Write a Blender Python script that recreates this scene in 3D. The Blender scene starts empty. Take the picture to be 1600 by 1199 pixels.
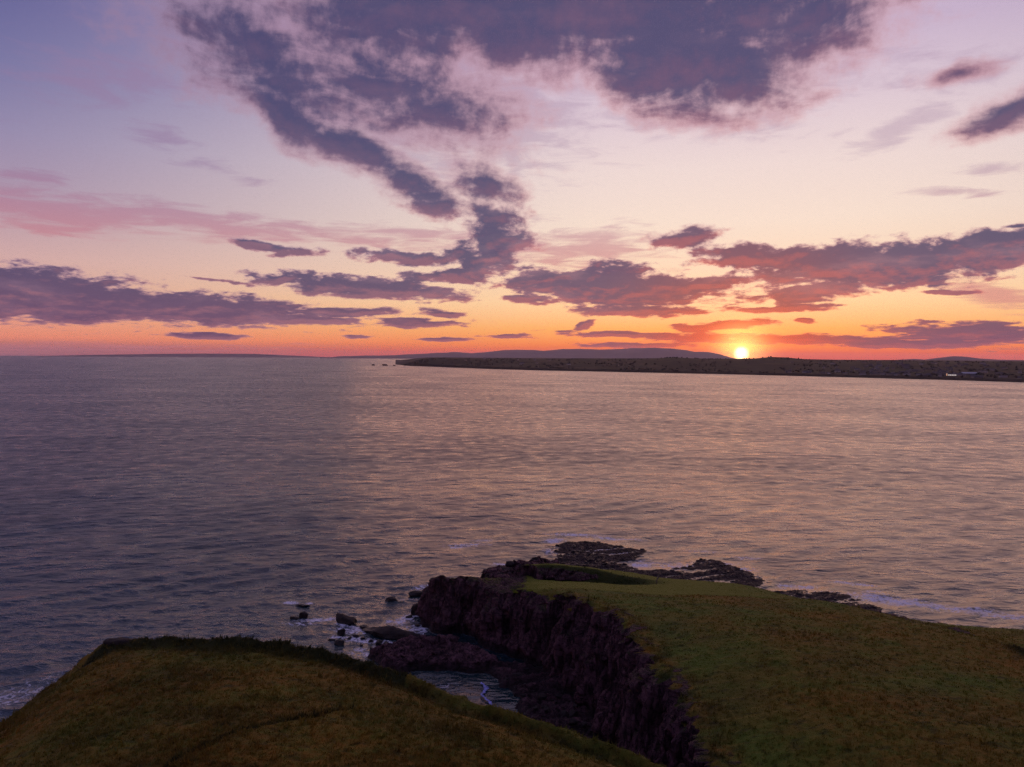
import bpy, math, random
import numpy as np
from mathutils import Matrix

R = math.radians
scene = bpy.context.scene
COL = scene.collection
rng = np.random.default_rng(7)
random.seed(7)

# ------------------------------------------------------------------ camera, world, sun, exposure
EYE = 70.0                                   # the drone hovers 70 m above the sea
cam_data = bpy.data.cameras.new("camera")
cam = bpy.data.objects.new("camera", cam_data)
COL.objects.link(cam)
cam.location = (0, 0, EYE)
cam.rotation_euler = (Matrix.Rotation(R(90) - math.atan(41.5 / 1150), 3, 'X') @ Matrix.Rotation(R(0.32), 3, 'Z')).to_euler()
cam_data.sensor_fit = 'HORIZONTAL'
cam_data.sensor_width = 36.0
cam_data.lens = 36.0 * 1150 / 1600
cam_data.clip_start = 1.0
cam_data.clip_end = 200000.0
scene.camera = cam

scene.view_settings.view_transform = 'Standard'
scene.view_settings.look = 'None'
scene.view_settings.exposure = 0.0
scene.view_settings.gamma = 1.0
scene.view_settings.use_curve_mapping = False
scene.render.engine = 'CYCLES'
scene.cycles.use_denoising = True
scene.cycles.denoising_prefilter = 'NONE'
scene.cycles.use_adaptive_sampling = True
scene.cycles.adaptive_threshold = 0.02
scene.cycles.adaptive_min_samples = 24
scene.cycles.max_bounces = 3
scene.cycles.diffuse_bounces = 2
scene.cycles.glossy_bounces = 2
scene.cycles.transmission_bounces = 1
scene.cycles.volume_bounces = 0
scene.cycles.caustics_reflective = False
scene.cycles.caustics_refractive = False
scene.cycles.sample_clamp_indirect = 4.0

SUN_AZ, SUN_EL = 17.28, 0.33                 # where the disc stands in the sky
LAMP_EL = 0.36


def lin(c):
    """an sRGB colour given as 0-255 to scene linear"""
    return tuple((v / 255 / 12.92) if v / 255 <= 0.04045 else ((v / 255 + 0.055) / 1.055) ** 2.4 for v in c)


class Sock:
    """a node socket that can be written into arithmetic"""
    def __init__(self, g, s):
        self.g, self.s = g, s
    def __add__(self, o): return self.g.math('ADD', self, o)
    __radd__ = __add__
    def __sub__(self, o): return self.g.math('SUBTRACT', self, o)
    def __rsub__(self, o): return self.g.math('SUBTRACT', o, self)
    def __mul__(self, o): return self.g.math('MULTIPLY', self, o)
    __rmul__ = __mul__
    def __truediv__(self, o): return self.g.math('DIVIDE', self, o)
    def __rtruediv__(self, o): return self.g.math('DIVIDE', o, self)


class Graph:
    def __init__(self, nt):
        self.nt = nt
    def new(self, t):
        return self.nt.nodes.new(t)
    def put(self, sock, v):
        if isinstance(v, Sock):
            self.nt.links.new(v.s, sock)
        elif isinstance(v, (tuple, list)) and len(v) == 3 and sock.type == 'RGBA':
            sock.default_value = (*v, 1)
        else:
            sock.default_value = v
    def math(self, op, a, b=None, c=None):
        n = self.new('ShaderNodeMath'); n.operation = op
        for i, v in enumerate((a, b, c)):
            if v is not None:
                self.put(n.inputs[i], v)
        return Sock(self, n.outputs[0])
    def clamp(self, a):
        n = self.new('ShaderNodeClamp'); self.put(n.inputs[0], a)
        return Sock(self, n.outputs[0])
    def smooth(self, x, a, b, lo=0.0, hi=1.0):
        n = self.new('ShaderNodeMapRange'); n.interpolation_type = 'SMOOTHSTEP'
        for i, v in enumerate((x, a, b, lo, hi)):
            self.put(n.inputs[i], v)
        return Sock(self, n.outputs[0])
    def linear(self, x, a, b, lo=0.0, hi=1.0):
        n = self.new('ShaderNodeMapRange')
        for i, v in enumerate((x, a, b, lo, hi)):
            self.put(n.inputs[i], v)
        return Sock(self, n.outputs[0])
    def vec(self, x, y, z=0.0):
        n = self.new('ShaderNodeCombineXYZ')
        for i, v in enumerate((x, y, z)):
            self.put(n.inputs[i], v)
        return Sock(self, n.outputs[0])
    def xyz(self, v):
        n = self.new('ShaderNodeSeparateXYZ'); self.put(n.inputs[0], v)
        return [Sock(self, o) for o in n.outputs]
    def vmath(self, op, a, b=None, out=0):
        n = self.new('ShaderNodeVectorMath'); n.operation = op
        self.put(n.inputs[0], a)
        if b is not None:
            if op == 'SCALE':
                self.put(n.inputs['Scale'], b)
            else:
                self.put(n.inputs[1], b)
        return Sock(self, n.outputs[out])
    def noise(self, v, scale, detail=4, rough=0.55, dist=0.0, color=False, lac=2.0):
        n = self.new('ShaderNodeTexNoise')
        self.put(n.inputs['Vector'], v)
        n.inputs['Scale'].default_value = scale
        n.inputs['Detail'].default_value = detail
        n.inputs['Roughness'].default_value = rough
        n.inputs['Lacunarity'].default_value = lac
        n.inputs['Distortion'].default_value = dist
        return Sock(self, n.outputs[1 if color else 0])
    def mix(self, f, a, b):
        n = self.new('ShaderNodeMix'); n.data_type = 'RGBA'
        self.put(n.inputs[0], f); self.put(n.inputs[6], a); self.put(n.inputs[7], b)
        return Sock(self, n.outputs[2])
    def addc(self, a, b, f=1.0):
        n = self.new('ShaderNodeMix'); n.data_type = 'RGBA'; n.blend_type = 'ADD'
        self.put(n.inputs[0], f); self.put(n.inputs[6], a); self.put(n.inputs[7], b)
        return Sock(self, n.outputs[2])
    def ramp(self, f, stops):
        n = self.new('ShaderNodeValToRGB')
        e = n.color_ramp.elements
        while len(e) < len(stops):
            e.new(0.5)
        for el, (p, c) in zip(e, stops):
            el.position = p
        for el, (p, c) in zip(e, stops):
            el.position = p; el.color = (*c, 1)
        self.put(n.inputs[0], f)
        return Sock(self, n.outputs[0])
    def attr(self, name):
        n = self.new('ShaderNodeAttribute'); n.attribute_name = name
        return Sock(self, n.outputs['Fac'])
    def mapping(self, v, loc=(0, 0, 0), rot=(0, 0, 0), scale=(1, 1, 1), kind='POINT'):
        n = self.new('ShaderNodeMapping'); n.vector_type = kind
        self.put(n.inputs['Vector'], v)
        n.inputs['Location'].default_value = loc
        n.inputs['Rotation'].default_value = rot
        n.inputs['Scale'].default_value = scale
        return Sock(self, n.outputs[0])


# clouds: azimuth and elevation in degrees, half length, half height, tilt, weight
THICK = [
    (4.72, 25.02, 25.45, 4.92, -1.2, 1.5),
    (13.13, 20.96, 10.03, 4.26, -11.0, 1.4),
    (21.76, 22.45, 6.95, 3.41, 5.3, 1.0),
    (-7.94, 24.04, 15.46, 3.8, -0.3, 1.15),
    (-18.16, 20.15, 7.96, 3.67, -17.6, 1.0),
    (-9.86, 19.4, 12.0, 4.36, -11.2, 0.92),
    (-19.9, 22.12, 8.07, 3.01, -1.7, 0.85),
    (-16.84, 16.95, 6.01, 1.88, -21.5, 1.1),
    (-12.0, 15.0, 7.28, 1.75, -20.9, 1.15),
    (-7.69, 13.17, 4.48, 1.6, -25.1, 1.1),
    (-5.99, 11.59, 3.65, 1.03, -6.2, 1.0),
    (-2.06, 13.07, 3.66, 1.6, -18.1, 1.0),
    (-1.65, 10.73, 3.06, 1.61, 0.7, 1.0),
    (-1.3, 8.83, 3.56, 1.25, 0.5, 1.05),
    (-2.78, 7.65, 3.95, 1.16, 0.7, 1.0),
    (-2.53, 6.54, 3.71, 0.88, 0.6, 1.0),
    (-7.93, 7.51, 5.09, 0.72, -1.6, 1.15),
    (-19.13, 7.89, 3.29, 0.42, -7.4, 1.1),
    (-16.21, 7.52, 2.52, 0.37, 6.5, 1.0),
    (-11.31, 5.18, 9.45, 0.96, -3.7, 1.35),
    (-21.75, 5.39, 3.19, 0.16, -4.0, 1.0),
    (-4.01, 6.18, 4.93, 0.63, 3.7, 1.15),
    (-33.39, 3.8, 10.38, 2.07, -2.0, 1.5),
    (-23.46, 3.28, 12.02, 1.36, -1.5, 1.3),
    (-14.61, 3.28, 7.41, 0.52, 1.2, 1.1),
    (-7.44, 2.57, 4.64, 0.44, 0.6, 1.15),
    (-15.54, 2.59, 7.35, 0.38, 1.1, 1.0),
    (-22.21, 1.4, 3.2, 0.28, -1.3, 1.05),
    (8.34, 5.23, 9.16, 1.65, -1.4, 1.45),
    (8.08, 6.4, 3.4, 0.97, -0.6, 1.1),
    (14.99, 5.48, 5.06, 0.71, 5.0, 1.2),
    (2.43, 5.84, 3.96, 1.08, 0.1, 1.1),
    (9.81, 3.57, 6.25, 0.54, -0.3, 1.25),
    (1.45, 4.46, 2.97, 0.49, -2.8, 1.1),
    (13.07, 8.91, 3.08, 0.8, 6.2, 1.25),
    (18.59, 7.34, 6.23, 1.01, -4.1, 1.2),
    (25.8, 6.49, 9.99, 1.93, 0.6, 1.4),
    (32.56, 7.14, 6.62, 1.57, 5.3, 1.4),
    (22.12, 4.84, 5.08, 0.91, 7.0, 1.25),
    (28.18, 5.94, 5.37, 1.3, 1.7, 1.2),
    (20.2, 3.65, 3.93, 0.37, 0.1, 1.2),
    (30.1, 4.53, 2.23, 0.26, -2.2, 1.2),
    (16.64, 2.52, 4.32, 0.43, 2.7, 1.25),
    (13.73, 2.2, 2.11, 0.43, -0.1, 1.0),
    (21.51, 2.7, 0.95, 0.23, -0.6, 1.0),
    (8.86, 1.77, 7.25, 0.3, -0.9, 1.0),
    (21.32, 1.37, 11.57, 0.42, -0.2, 1.15),
    (13.64, 1.43, 5.62, 0.34, -2.1, 1.0),
    (9.35, 0.94, 5.8, 0.25, 0.2, 1.0),
    (31.26, 1.69, 5.45, 1.02, -0.6, 1.25),
    (28.67, 1.07, 6.51, 0.44, -0.2, 1.15),
    (5.53, 2.4, 0.88, 0.39, 28.5, 1.1),
    (33.39, 15.32, 3.27, 1.27, 16.1, 0.95),
    (30.86, 18.11, 2.82, 0.71, 2.9, 0.8),
    (-4.98, 1.31, 2.22, 0.2, 0.5, 1.0),
    (-0.02, 1.59, 2.49, 0.2, 0.3, 1.0),
    (-11.79, 1.44, 1.24, 0.15, 0.7, 0.9),
    (-5.48, 3.33, 2.21, 0.3, -5.3, 0.9),
    (33.91, 8.41, 1.34, 0.28, 4.3, 1.0),
    (-33.8, -0.26, 0.34, 0.12, 0.0, 0.1),
]
VEIL = [
    (-30.83, 9.42, 7.96, 1.41, -2.2, 1.0),
    (-22.15, 9.32, 9.62, 1.25, -6.5, 0.95),
    (-13.66, 8.98, 7.87, 1.03, -3.6, 0.8),
    (-6.96, 9.35, 6.31, 0.95, -2.5, 0.7),
    (-31.57, 8.12, 5.01, 0.5, -0.5, 0.9),
    (4.88, 8.25, 8.31, 2.4, -3.3, 0.75),
    (27.19, 15.11, 3.75, 0.93, 14.4, 0.9),
    (13.42, 17.15, 10.23, 1.72, -8.0, 0.7),
    (-21.26, 12.9, 3.38, 0.61, -5.1, 0.7),
    (-25.8, 14.73, 3.5, 1.1, -8.6, 0.5),
    (30.32, 10.93, 3.33, 0.37, -5.9, 0.7),
    (33.13, 12.21, 2.75, 0.48, -1.7, 0.6),
    (31.23, 17.94, 4.55, 1.33, 3.0, 0.7),
    (33.33, 4.15, 3.89, 0.89, -13.9, 0.85),
    (-7.46, 19.09, 15.86, 6.09, -8.3, 1.35),
    (-15.91, 20.99, 9.97, 4.68, -12.8, 1.0),
    (-33.28, 11.34, 3.72, 0.48, -6.3, 0.7),
    (-28.85, 18.06, 6.11, 2.69, 9.4, 0.5),
    (23.9, 19.84, 5.55, 2.05, 6.9, 0.5),
    (-32.75, 0.45, 18.38, 0.42, 0.6, 0.6),
]


def density_group():
    """thick cloud and thin veil as functions of a direction (azimuth, elevation in degrees)"""
    nt = bpy.data.node_groups.new("cloud_density", 'ShaderNodeTree')
    nt.interface.new_socket("Azimuth", in_out='INPUT', socket_type='NodeSocketFloat')
    nt.interface.new_socket("Elevation", in_out='INPUT', socket_type='NodeSocketFloat')
    nt.interface.new_socket("Thick", in_out='OUTPUT', socket_type='NodeSocketFloat')
    nt.interface.new_socket("Veil", in_out='OUTPUT', socket_type='NodeSocketFloat')
    g = Graph(nt)
    gi, go = g.new('NodeGroupInput'), g.new('NodeGroupOutput')
    az, el = Sock(g, gi.outputs[0]), Sock(g, gi.outputs[1])
    # a cloud layer seen in perspective: azimuth stays, height is compressed towards the horizon
    elp = g.math('MAXIMUM', el, 0.0)
    v = g.math('LOGARITHM', elp + 2.2, 2.718) * 3.6
    freq = 0.22 + 1.9 / (elp + 2.6)
    q = g.vec(az * 0.20, v * 1.15, 0.0)
    warp = g.noise(q, 1.1, 3, 0.5, color=True)
    wv = g.vmath('SUBTRACT', warp, (0.5, 0.5, 0.5))
    wx, wy, _z = g.xyz(wv)
    az2 = az + wx * (0.9 + elp * 0.10)
    el2 = el + wy * (0.25 + elp * 0.10)
    p = g.vec(az2, el2, 1.0)
    def field(blobs):
        d = None
        for (a, e, la, le, t, w) in blobs:
            c, s = math.cos(R(t)), math.sin(R(t))
            u = g.vmath('DOT_PRODUCT', p, (c / la, s / la, -(a * c + e * s) / la), out=1)
            v = g.vmath('DOT_PRODUCT', p, (-s / le, c / le, (a * s - e * c) / le), out=1)
            r = g.math('POWER', g.math('MULTIPLY_ADD', v, v, u * u), 0.6)
            k = g.math('MULTIPLY_ADD', r, -w, w)
            d = k if d is None else g.math('SMOOTH_MAX', d, k, 0.12)
        return g.math('MAXIMUM', d, -1.2)
    thick, veil = field(THICK), field(VEIL)
    n1 = g.noise(q, 2.2, 7, 0.58, 0.25)
    n2 = g.noise(g.vmath('ADD', q, (7.3, 2.1, 4.0)), 6.5, 5, 0.6)
    up = g.smooth(el, 7.0, 16.0)
    st = g.noise(g.mapping(g.vec(az * 0.16, el * 0.16, 5.0), rot=(0, 0, R(24)), scale=(0.55, 1.5, 1.0)), 2.0, 7, 0.56, 0.5)
    nn = (n1 - 0.5) * (2.6 - up * 1.9) + (st - 0.5) * up * 1.5 + (n2 - 0.5) * (0.95 - 0.35 * up)
    qs = g.vec(az * 0.10 + el * 0.04, v * 2.2, 3.0)
    n3 = g.noise(qs, 2.4, 6, 0.62, 0.6)
    g.put(go.inputs[0], thick + nn)
    g.put(go.inputs[1], veil + (n3 - 0.5) * 2.6)
    return nt


world = bpy.data.worlds.new("World")
scene.world = world
world.use_nodes = True
wnt = world.node_tree
wnt.nodes.clear()
g = Graph(wnt)
tc = g.new('ShaderNodeTexCoord')
direction = Sock(g, tc.outputs['Generated'])
dx, dy, dz = g.xyz(direction)
DEG = 180 / math.pi
az = g.math('ARCTAN2', dx, dy) * DEG
el = g.math('ARCSINE', dz) * DEG
elc = g.math('MAXIMUM', el, 0.0)
f_el = g.math('SQRT', elc / 90.0)
def stops(rows):
    return [(math.sqrt(max(e, 0) / 90), lin(c)) for e, c in rows]
sunward = g.ramp(f_el, stops([(0, (242, 72, 52)), (.35, (252, 88, 54)), (.9, (255, 132, 66)), (2.2, (255, 178, 100)), (4.2, (255, 211, 160)),
                              (6.5, (248, 215, 184)), (10, (244, 221, 205)), (14, (236, 215, 211)), (18, (220, 199, 210)), (22, (200, 178, 203)),
                              (40, (184, 162, 192)), (90, (126, 118, 162))]))
away = g.ramp(f_el, stops([(0, (160, 106, 118)), (.35, (176, 114, 118)), (.7, (196, 120, 114)), (1.1, (236, 140, 116)), (2.4, (230, 156, 136)), (4.3, (214, 162, 150)),
                           (6.3, (204, 162, 164)), (10, (164, 140, 166)), (14, (136, 126, 166)), (17.8, (106, 106, 156)), (21.5, (86, 89, 145)),
                           (40, (106, 102, 152)), (90, (120, 114, 158))]))
d_az = g.math('ABSOLUTE', az - SUN_AZ)
sunf = g.smooth(d_az, 62.0, 6.0)
clear = g.mix(sunf, away, sunward)
# angle from the sun, for the aureole and the disc
sv = (math.sin(R(SUN_AZ)) * math.cos(R(SUN_EL)), math.cos(R(SUN_AZ)) * math.cos(R(SUN_EL)), math.sin(R(SUN_EL)))
cosang = g.vmath('DOT_PRODUCT', direction, sv, out=1)
ang = g.math('ARCCOSINE', g.math('MINIMUM', cosang, 0.9999999)) * DEG

dg1 = g.new('ShaderNodeGroup'); dg1.node_tree = density_group()
g.put(dg1.inputs[0], az); g.put(dg1.inputs[1], el)
thick, veil = Sock(g, dg1.outputs[0]), Sock(g, dg1.outputs[1])
# the same cloud a little towards the low sun: where it is thinner there, this side is lit
dg2 = g.new('ShaderNodeGroup'); dg2.node_tree = dg1.node_tree
g.put(dg2.inputs[0], az + g.clamp((SUN_AZ - az) / 12.0) * 0.25)
g.put(dg2.inputs[1], el - (0.10 + elc * 0.05))
lit = g.clamp((thick - Sock(g, dg2.outputs[0])) * 1.5)

near = g.smooth(ang, 34.0, 2.0)                       # nearness to the sun
low = g.smooth(el, 9.0, 1.0)
high = g.smooth(el, 6.0, 15.0)
a_thick = g.smooth(thick, -0.04 - high * 0.30, 0.42 + high * 0.33)
core = g.smooth(thick, 0.08 - high * 0.06, 0.55 + high * 0.30)
a_veil = g.smooth(veil, -0.05, 0.80) * (0.72 - 0.30 * sunf * high)
pink = g.mix(g.smooth(el, 14.0, 5.0), g.mix(sunf, lin((142, 118, 156)), lin((166, 136, 166))), lin((204, 124, 132)))
pink = g.mix(g.smooth(ang, 12.0, 2.0), pink, lin((228, 84, 66)))
body = g.mix(low, lin((70, 66, 106)), lin((90, 66, 106)))
body = g.mix(g.smooth(ang, 13.0, 2.5), body, lin((120, 58, 84)))
body = g.mix(g.smooth(ang, 8.5, 1.5) * g.smooth(el, 5.0, 2.0), body, lin((212, 62, 54)))
fringe = g.mix(near, lin((176, 122, 140)), lin((214, 92, 88)))
fringe = g.mix(low, g.mix(sunf, lin((150, 128, 158)), lin((204, 150, 158))), fringe)
tint = g.noise(g.vec(az * 0.09, el * 0.3, 9.0), 1.6, 5, 0.6)
body = g.mix(g.smooth(tint, 0.48, 0.75) * (0.34 - 0.28 * high), body, fringe)
cloud = g.mix(core, fringe, body)
cloud = g.mix(lit * (1.0 - 0.55 * core) * (0.7 - 0.45 * high), cloud, g.mix(near, lin((190, 120, 130)), lin((232, 96, 84))))
col = g.mix(a_veil, clear, pink)
col = g.mix(a_thick * 0.96, col, cloud)
# aureole and disc
glow = g.math('EXPONENT', ang * ang * -0.42)
glow2 = g.math('EXPONENT', ang * -0.50) * 0.20 + g.math('EXPONENT', ang * -1.5) * 0.55
col = g.addc(col, g.mix(glow, (0, 0, 0), (1.5, 0.95, 0.24)))
col = g.addc(col, g.mix(glow2, (0, 0, 0), (1.5, 0.42, 0.10)))
disc = g.smooth(ang, 0.66, 0.20)
col = g.mix(disc, col, (6.0, 4.4, 1.9))

bg = g.new('ShaderNodeBackground'); g.put(bg.inputs[0], col); bg.inputs[1].default_value = 1.0
sky = g.new('ShaderNodeTexSky'); sky.sky_type = 'NISHITA'; sky.sun_disc = False
sky.sun_elevation = R(LAMP_EL); sky.sun_rotation = R(SUN_AZ); sky.altitude = 70
bg2 = g.new('ShaderNodeBackground'); g.put(bg2.inputs[0], g.mix(0.72, Sock(g, sky.outputs[0]), (0.02, 0.02, 0.05))); bg2.inputs[1].default_value = 0.05
ad = g.new('ShaderNodeAddShader')
wnt.links.new(bg.outputs[0], ad.inputs[0]); wnt.links.new(bg2.outputs[0], ad.inputs[1])
wo = g.new('ShaderNodeOutputWorld')
wnt.links.new(ad.outputs[0], wo.inputs['Surface'])
world.cycles.sampling_method = 'MANUAL'
world.cycles.sample_map_resolution = 1024

sun_data = bpy.data.lights.new("sun", 'SUN')
sun_data.energy = 0.62
sun_data.angle = R(60)                      # the sun's light spread wide by thin cloud and sea air
sun_data.color = (1.0, 0.47, 0.27)
sun = bpy.data.objects.new("sun", sun_data)
COL.objects.link(sun)
sun.rotation_euler = (R(90 - LAMP_EL), 0, R(180 - SUN_AZ))
sun.location = (0, 0, 200)


# ------------------------------------------------------------------ helpers
def tag(o, label=None, cat=None, group=None, kind=None):
    for k, v in (("label", label), ("category", cat), ("group", group), ("kind", kind)):
        if v:
            o[k] = v
    return o


def mesh_object(name, verts, faces, mat, smooth=True, attrs=None, parent=None):
    """faces: an (n,3) or (n,4) int array, or a list of such arrays"""
    me = bpy.data.meshes.new(name)
    verts = np.asarray(verts, dtype=np.float32)
    fl = faces if isinstance(faces, list) else [faces]
    fl = [np.asarray(f, dtype=np.int32) for f in fl if len(f)]
    idx = np.concatenate([f.ravel() for f in fl])
    tot = np.concatenate([np.full(len(f), f.shape[1], dtype=np.int32) for f in fl])
    start = np.concatenate([[0], np.cumsum(tot)[:-1]]).astype(np.int32)
    me.vertices.add(len(verts)); me.vertices.foreach_set("co", verts.ravel())
    me.loops.add(len(idx)); me.loops.foreach_set("vertex_index", idx)
    me.polygons.add(len(tot))
    me.polygons.foreach_set("loop_start", start)
    me.polygons.foreach_set("loop_total", tot)
    me.update(calc_edges=True)
    me.polygons.foreach_set("use_smooth", np.full(len(tot), smooth, dtype=bool))
    for k, a in (attrs or {}).items():
        at = me.attributes.new(k, 'FLOAT', 'POINT')
        at.data.foreach_set("value", np.asarray(a, dtype=np.float32).ravel())
    if mat:
        me.materials.append(mat)
    o = bpy.data.objects.new(name, me)
    COL.objects.link(o)
    if parent:
        o.parent = parent
    return o


PERM = np.random.default_rng(11).permutation(256).astype(np.int32)
PERM = np.concatenate([PERM, PERM, PERM])
GR = np.random.default_rng(5).normal(size=(256, 3)); GR /= np.linalg.norm(GR, axis=1)[:, None]
GR = GR.astype(np.float32)

def perlin(x, y, z=0.0):
    x, y = np.asarray(x, np.float32), np.asarray(y, np.float32)
    z = np.broadcast_to(np.asarray(z, np.float32), x.shape)
    xi, yi, zi = np.floor(x).astype(np.int32), np.floor(y).astype(np.int32), np.floor(z).astype(np.int32)
    fx, fy, fz = x - xi, y - yi, z - zi
    u, v, w = (t * t * t * (t * (t * 6 - 15) + 10) for t in (fx, fy, fz))
    out = 0
    for i in (0, 1):
        a = PERM[(xi + i) & 255]
        for j in (0, 1):
            b = PERM[a + ((yi + j) & 255)]
            for k in (0, 1):
                h = GR[PERM[b + ((zi + k) & 255)]]
                d = h[..., 0] * (fx - i) + h[..., 1] * (fy - j) + h[..., 2] * (fz - k)
                out = out + d * (u if i else 1 - u) * (v if j else 1 - v) * (w if k else 1 - w)
    return out * 1.6

def fbm(x, y, z=0.0, octv=4, gain=0.5, ridged=False):
    s, a, f, tot = 0, 1.0, 1.0, 0.0
    for k in range(octv):
        n = perlin(np.asarray(x) * f + 13.7 * k, np.asarray(y) * f + 5.1 * k, np.asarray(z) * f + 3.3 * k)
        if ridged:
            n = 1 - 2 * np.abs(n)
        s = s + a * n; tot += a; a *= gain; f *= 2.03
    return s / tot

def sstep(x, a, b):
    t = np.clip((x - a) / (b - a), 0, 1)
    return t * t * (3 - 2 * t)

def poly_sdf(px, py, poly):
    """signed distance to a closed outline, positive inside"""
    P = np.asarray(poly, dtype=np.float64)
    best = np.full(px.shape, 1e18)
    inside = np.zeros(px.shape, dtype=bool)
    for i in range(len(P)):
        ax, ay = P[i]; bx, by = P[(i + 1) % len(P)]
        ex, ey = bx - ax, by - ay
        t = np.clip(((px - ax) * ex + (py - ay) * ey) / (ex * ex + ey * ey + 1e-9), 0, 1)
        best = np.minimum(best, (px - ax - t * ex) ** 2 + (py - ay - t * ey) ** 2)
        c = ((ay > py) != (by > py)) & (px < ex * (py - ay) / (ey if abs(ey) > 1e-9 else 1e-9) + ax)
        inside ^= c
    d = np.sqrt(best)
    return np.where(inside, d, -d)

def line_dist(px, py, pts):
    P = np.asarray(pts, dtype=np.float64)
    best = np.full(px.shape, 1e18); tt = np.zeros(px.shape)
    n = len(P) - 1
    for i in range(n):
        ax, ay = P[i]; ex, ey = P[i + 1] - P[i]
        t = np.clip(((px - ax) * ex + (py - ay) * ey) / (ex * ex + ey * ey), 0, 1)
        d = (px - ax - t * ex) ** 2 + (py - ay - t * ey) ** 2
        m = d < best
        best = np.where(m, d, best); tt = np.where(m, (i + t) / n, tt)
    return np.sqrt(best), tt


# ------------------------------------------------------------------ materials
def material(name):
    m = bpy.data.materials.new(name); m.use_nodes = True
    nt = m.node_tree
    b = nt.nodes['Principled BSDF']
    return m, Graph(nt), b

def position(g):
    n = g.new('ShaderNodeNewGeometry')
    return Sock(g, n.outputs['Position'])

def bump(g, b, h, strength, dist):
    n = g.new('ShaderNodeBump')
    n.inputs['Strength'].default_value = strength
    n.inputs['Distance'].default_value = dist
    g.put(n.inputs['Height'], h)
    g.nt.links.new(n.outputs[0], b.inputs['Normal'])
    return n

def set_spec(b, v):
    b.inputs['Specular IOR Level'].default_value = v

OLIVE, GREEN, RUST, STRAW = (0.116, 0.108, 0.010), (0.084, 0.122, 0.010), (0.235, 0.100, 0.009), (0.24, 0.18, 0.03)
ROCK_A, ROCK_B, ROCK_C = (0.072, 0.034, 0.037), (0.185, 0.086, 0.094), (0.028, 0.018, 0.018)

def veg_colour(g, p, lush, rust, dark):
    n1 = g.noise(p, 0.16, 6, 0.62)
    n2 = g.noise(g.vmath('MULTIPLY', p, (1, 1, 0.4)), 0.9, 5, 0.65)
    c = g.mix(g.smooth(n1, 0.40, 0.58), OLIVE, GREEN)
    n0 = g.noise(p, 0.07, 4, 0.6)
    c = g.mix(g.smooth(n0, 0.52, 0.36) * 0.45, c, (0.050, 0.052, 0.008))
    n4 = g.noise(g.mapping(p, rot=(0, 0, R(28)), scale=(0.16, 1.1, 0.4)), 0.9, 5, 0.6)
    c = g.mix(g.smooth(n4, 0.54, 0.70) * 0.40, c, STRAW)
    c = g.mix(g.clamp(rust * g.smooth(n2, 0.20, 0.72)), c, RUST)
    c = g.mix(g.smooth(n2, 0.66, 0.80) * 0.5, c, STRAW)
    n3 = g.noise(g.vmath('MULTIPLY', p, (0.7, 1.2, 0.4)), 0.55, 6, 0.68)
    c = g.mix(g.smooth(n3, 0.48, 0.34) * 0.6, c, (0.030, 0.032, 0.007))
    c = g.mix(lush, c, (0.125, 0.138, 0.010))
    return g.mix(dark, c, (0.022, 0.028, 0.007))

def land_material():
    m, g, b = material("turf_and_rock")
    p = position(g)
    rock, rust, lush, dark = (g.attr(k) for k in ("rock", "rust", "lush", "scrub_shade"))
    veg = veg_colour(g, p, lush, rust, dark)
    ps = g.vmath('MULTIPLY', p, (1.0, 1.0, 0.35))
    r1 = g.noise(ps, 0.45, 8, 0.62, 0.4)
    r2 = g.noise(g.vmath('MULTIPLY', p, (0.3, 0.3, 2.2)), 0.8, 6, 0.6, 0.3)
    rc = g.mix(g.smooth(r1, 0.35, 0.65), ROCK_A, ROCK_B)
    rc = g.mix(g.smooth(r2, 0.50, 0.72) * 0.6, rc, ROCK_C)
    cr1 = g.noise(g.vmath('MULTIPLY', p, (1.0, 1.0, 0.16)), 0.55, 5, 0.6, 0.5)
    cr2 = g.noise(g.vmath('MULTIPLY', p, (0.35, 0.35, 1.6)), 0.5, 4, 0.6, 0.4)
    crack = g.math('MINIMUM', g.smooth(g.math('ABSOLUTE', cr1 - 0.5), 0.0, 0.035), g.smooth(g.math('ABSOLUTE', cr2 - 0.5), 0.0, 0.02))
    rc = g.mix((1.0 - crack) * 0.75, rc, (0.012, 0.008, 0.009))
    # green ledges and weed
    _x, _y, pz = g.xyz(p)
    nx = g.new('ShaderNodeNewGeometry')
    _nx, _ny, nz = g.xyz(Sock(g, nx.outputs['Normal']))
    ledge = g.smooth(nz, 0.45, 0.8) * g.smooth(r1, 0.42, 0.6) * g.smooth(pz, 5.0, 10.0)
    rc = g.mix(ledge * 0.8, rc, (0.030, 0.040, 0.008))
    wet = g.smooth(pz, 2.4, 0.4)
    rc = g.mix(wet * 0.8, rc, (0.010, 0.008, 0.007))
    edge = g.smooth(rock + (g.noise(p, 1.1, 5, 0.6) - 0.5) * 0.8, 0.35, 0.65)
    col = g.mix(edge, veg, rc)
    g.put(b.inputs['Base Color'], col)
    g.put(b.inputs['Roughness'], g.linear(wet * edge, 0, 1, 0.92, 0.6))
    set_spec(b, 0.18)
    h = g.noise(p, 1.4, 8, 0.68) * (1.0 - edge) + (r1 * 1.6 + crack * 0.7 + g.noise(ps, 2.2, 7, 0.65)) * edge
    bump(g, b, h, 0.9, 0.55)
    return m

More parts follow.
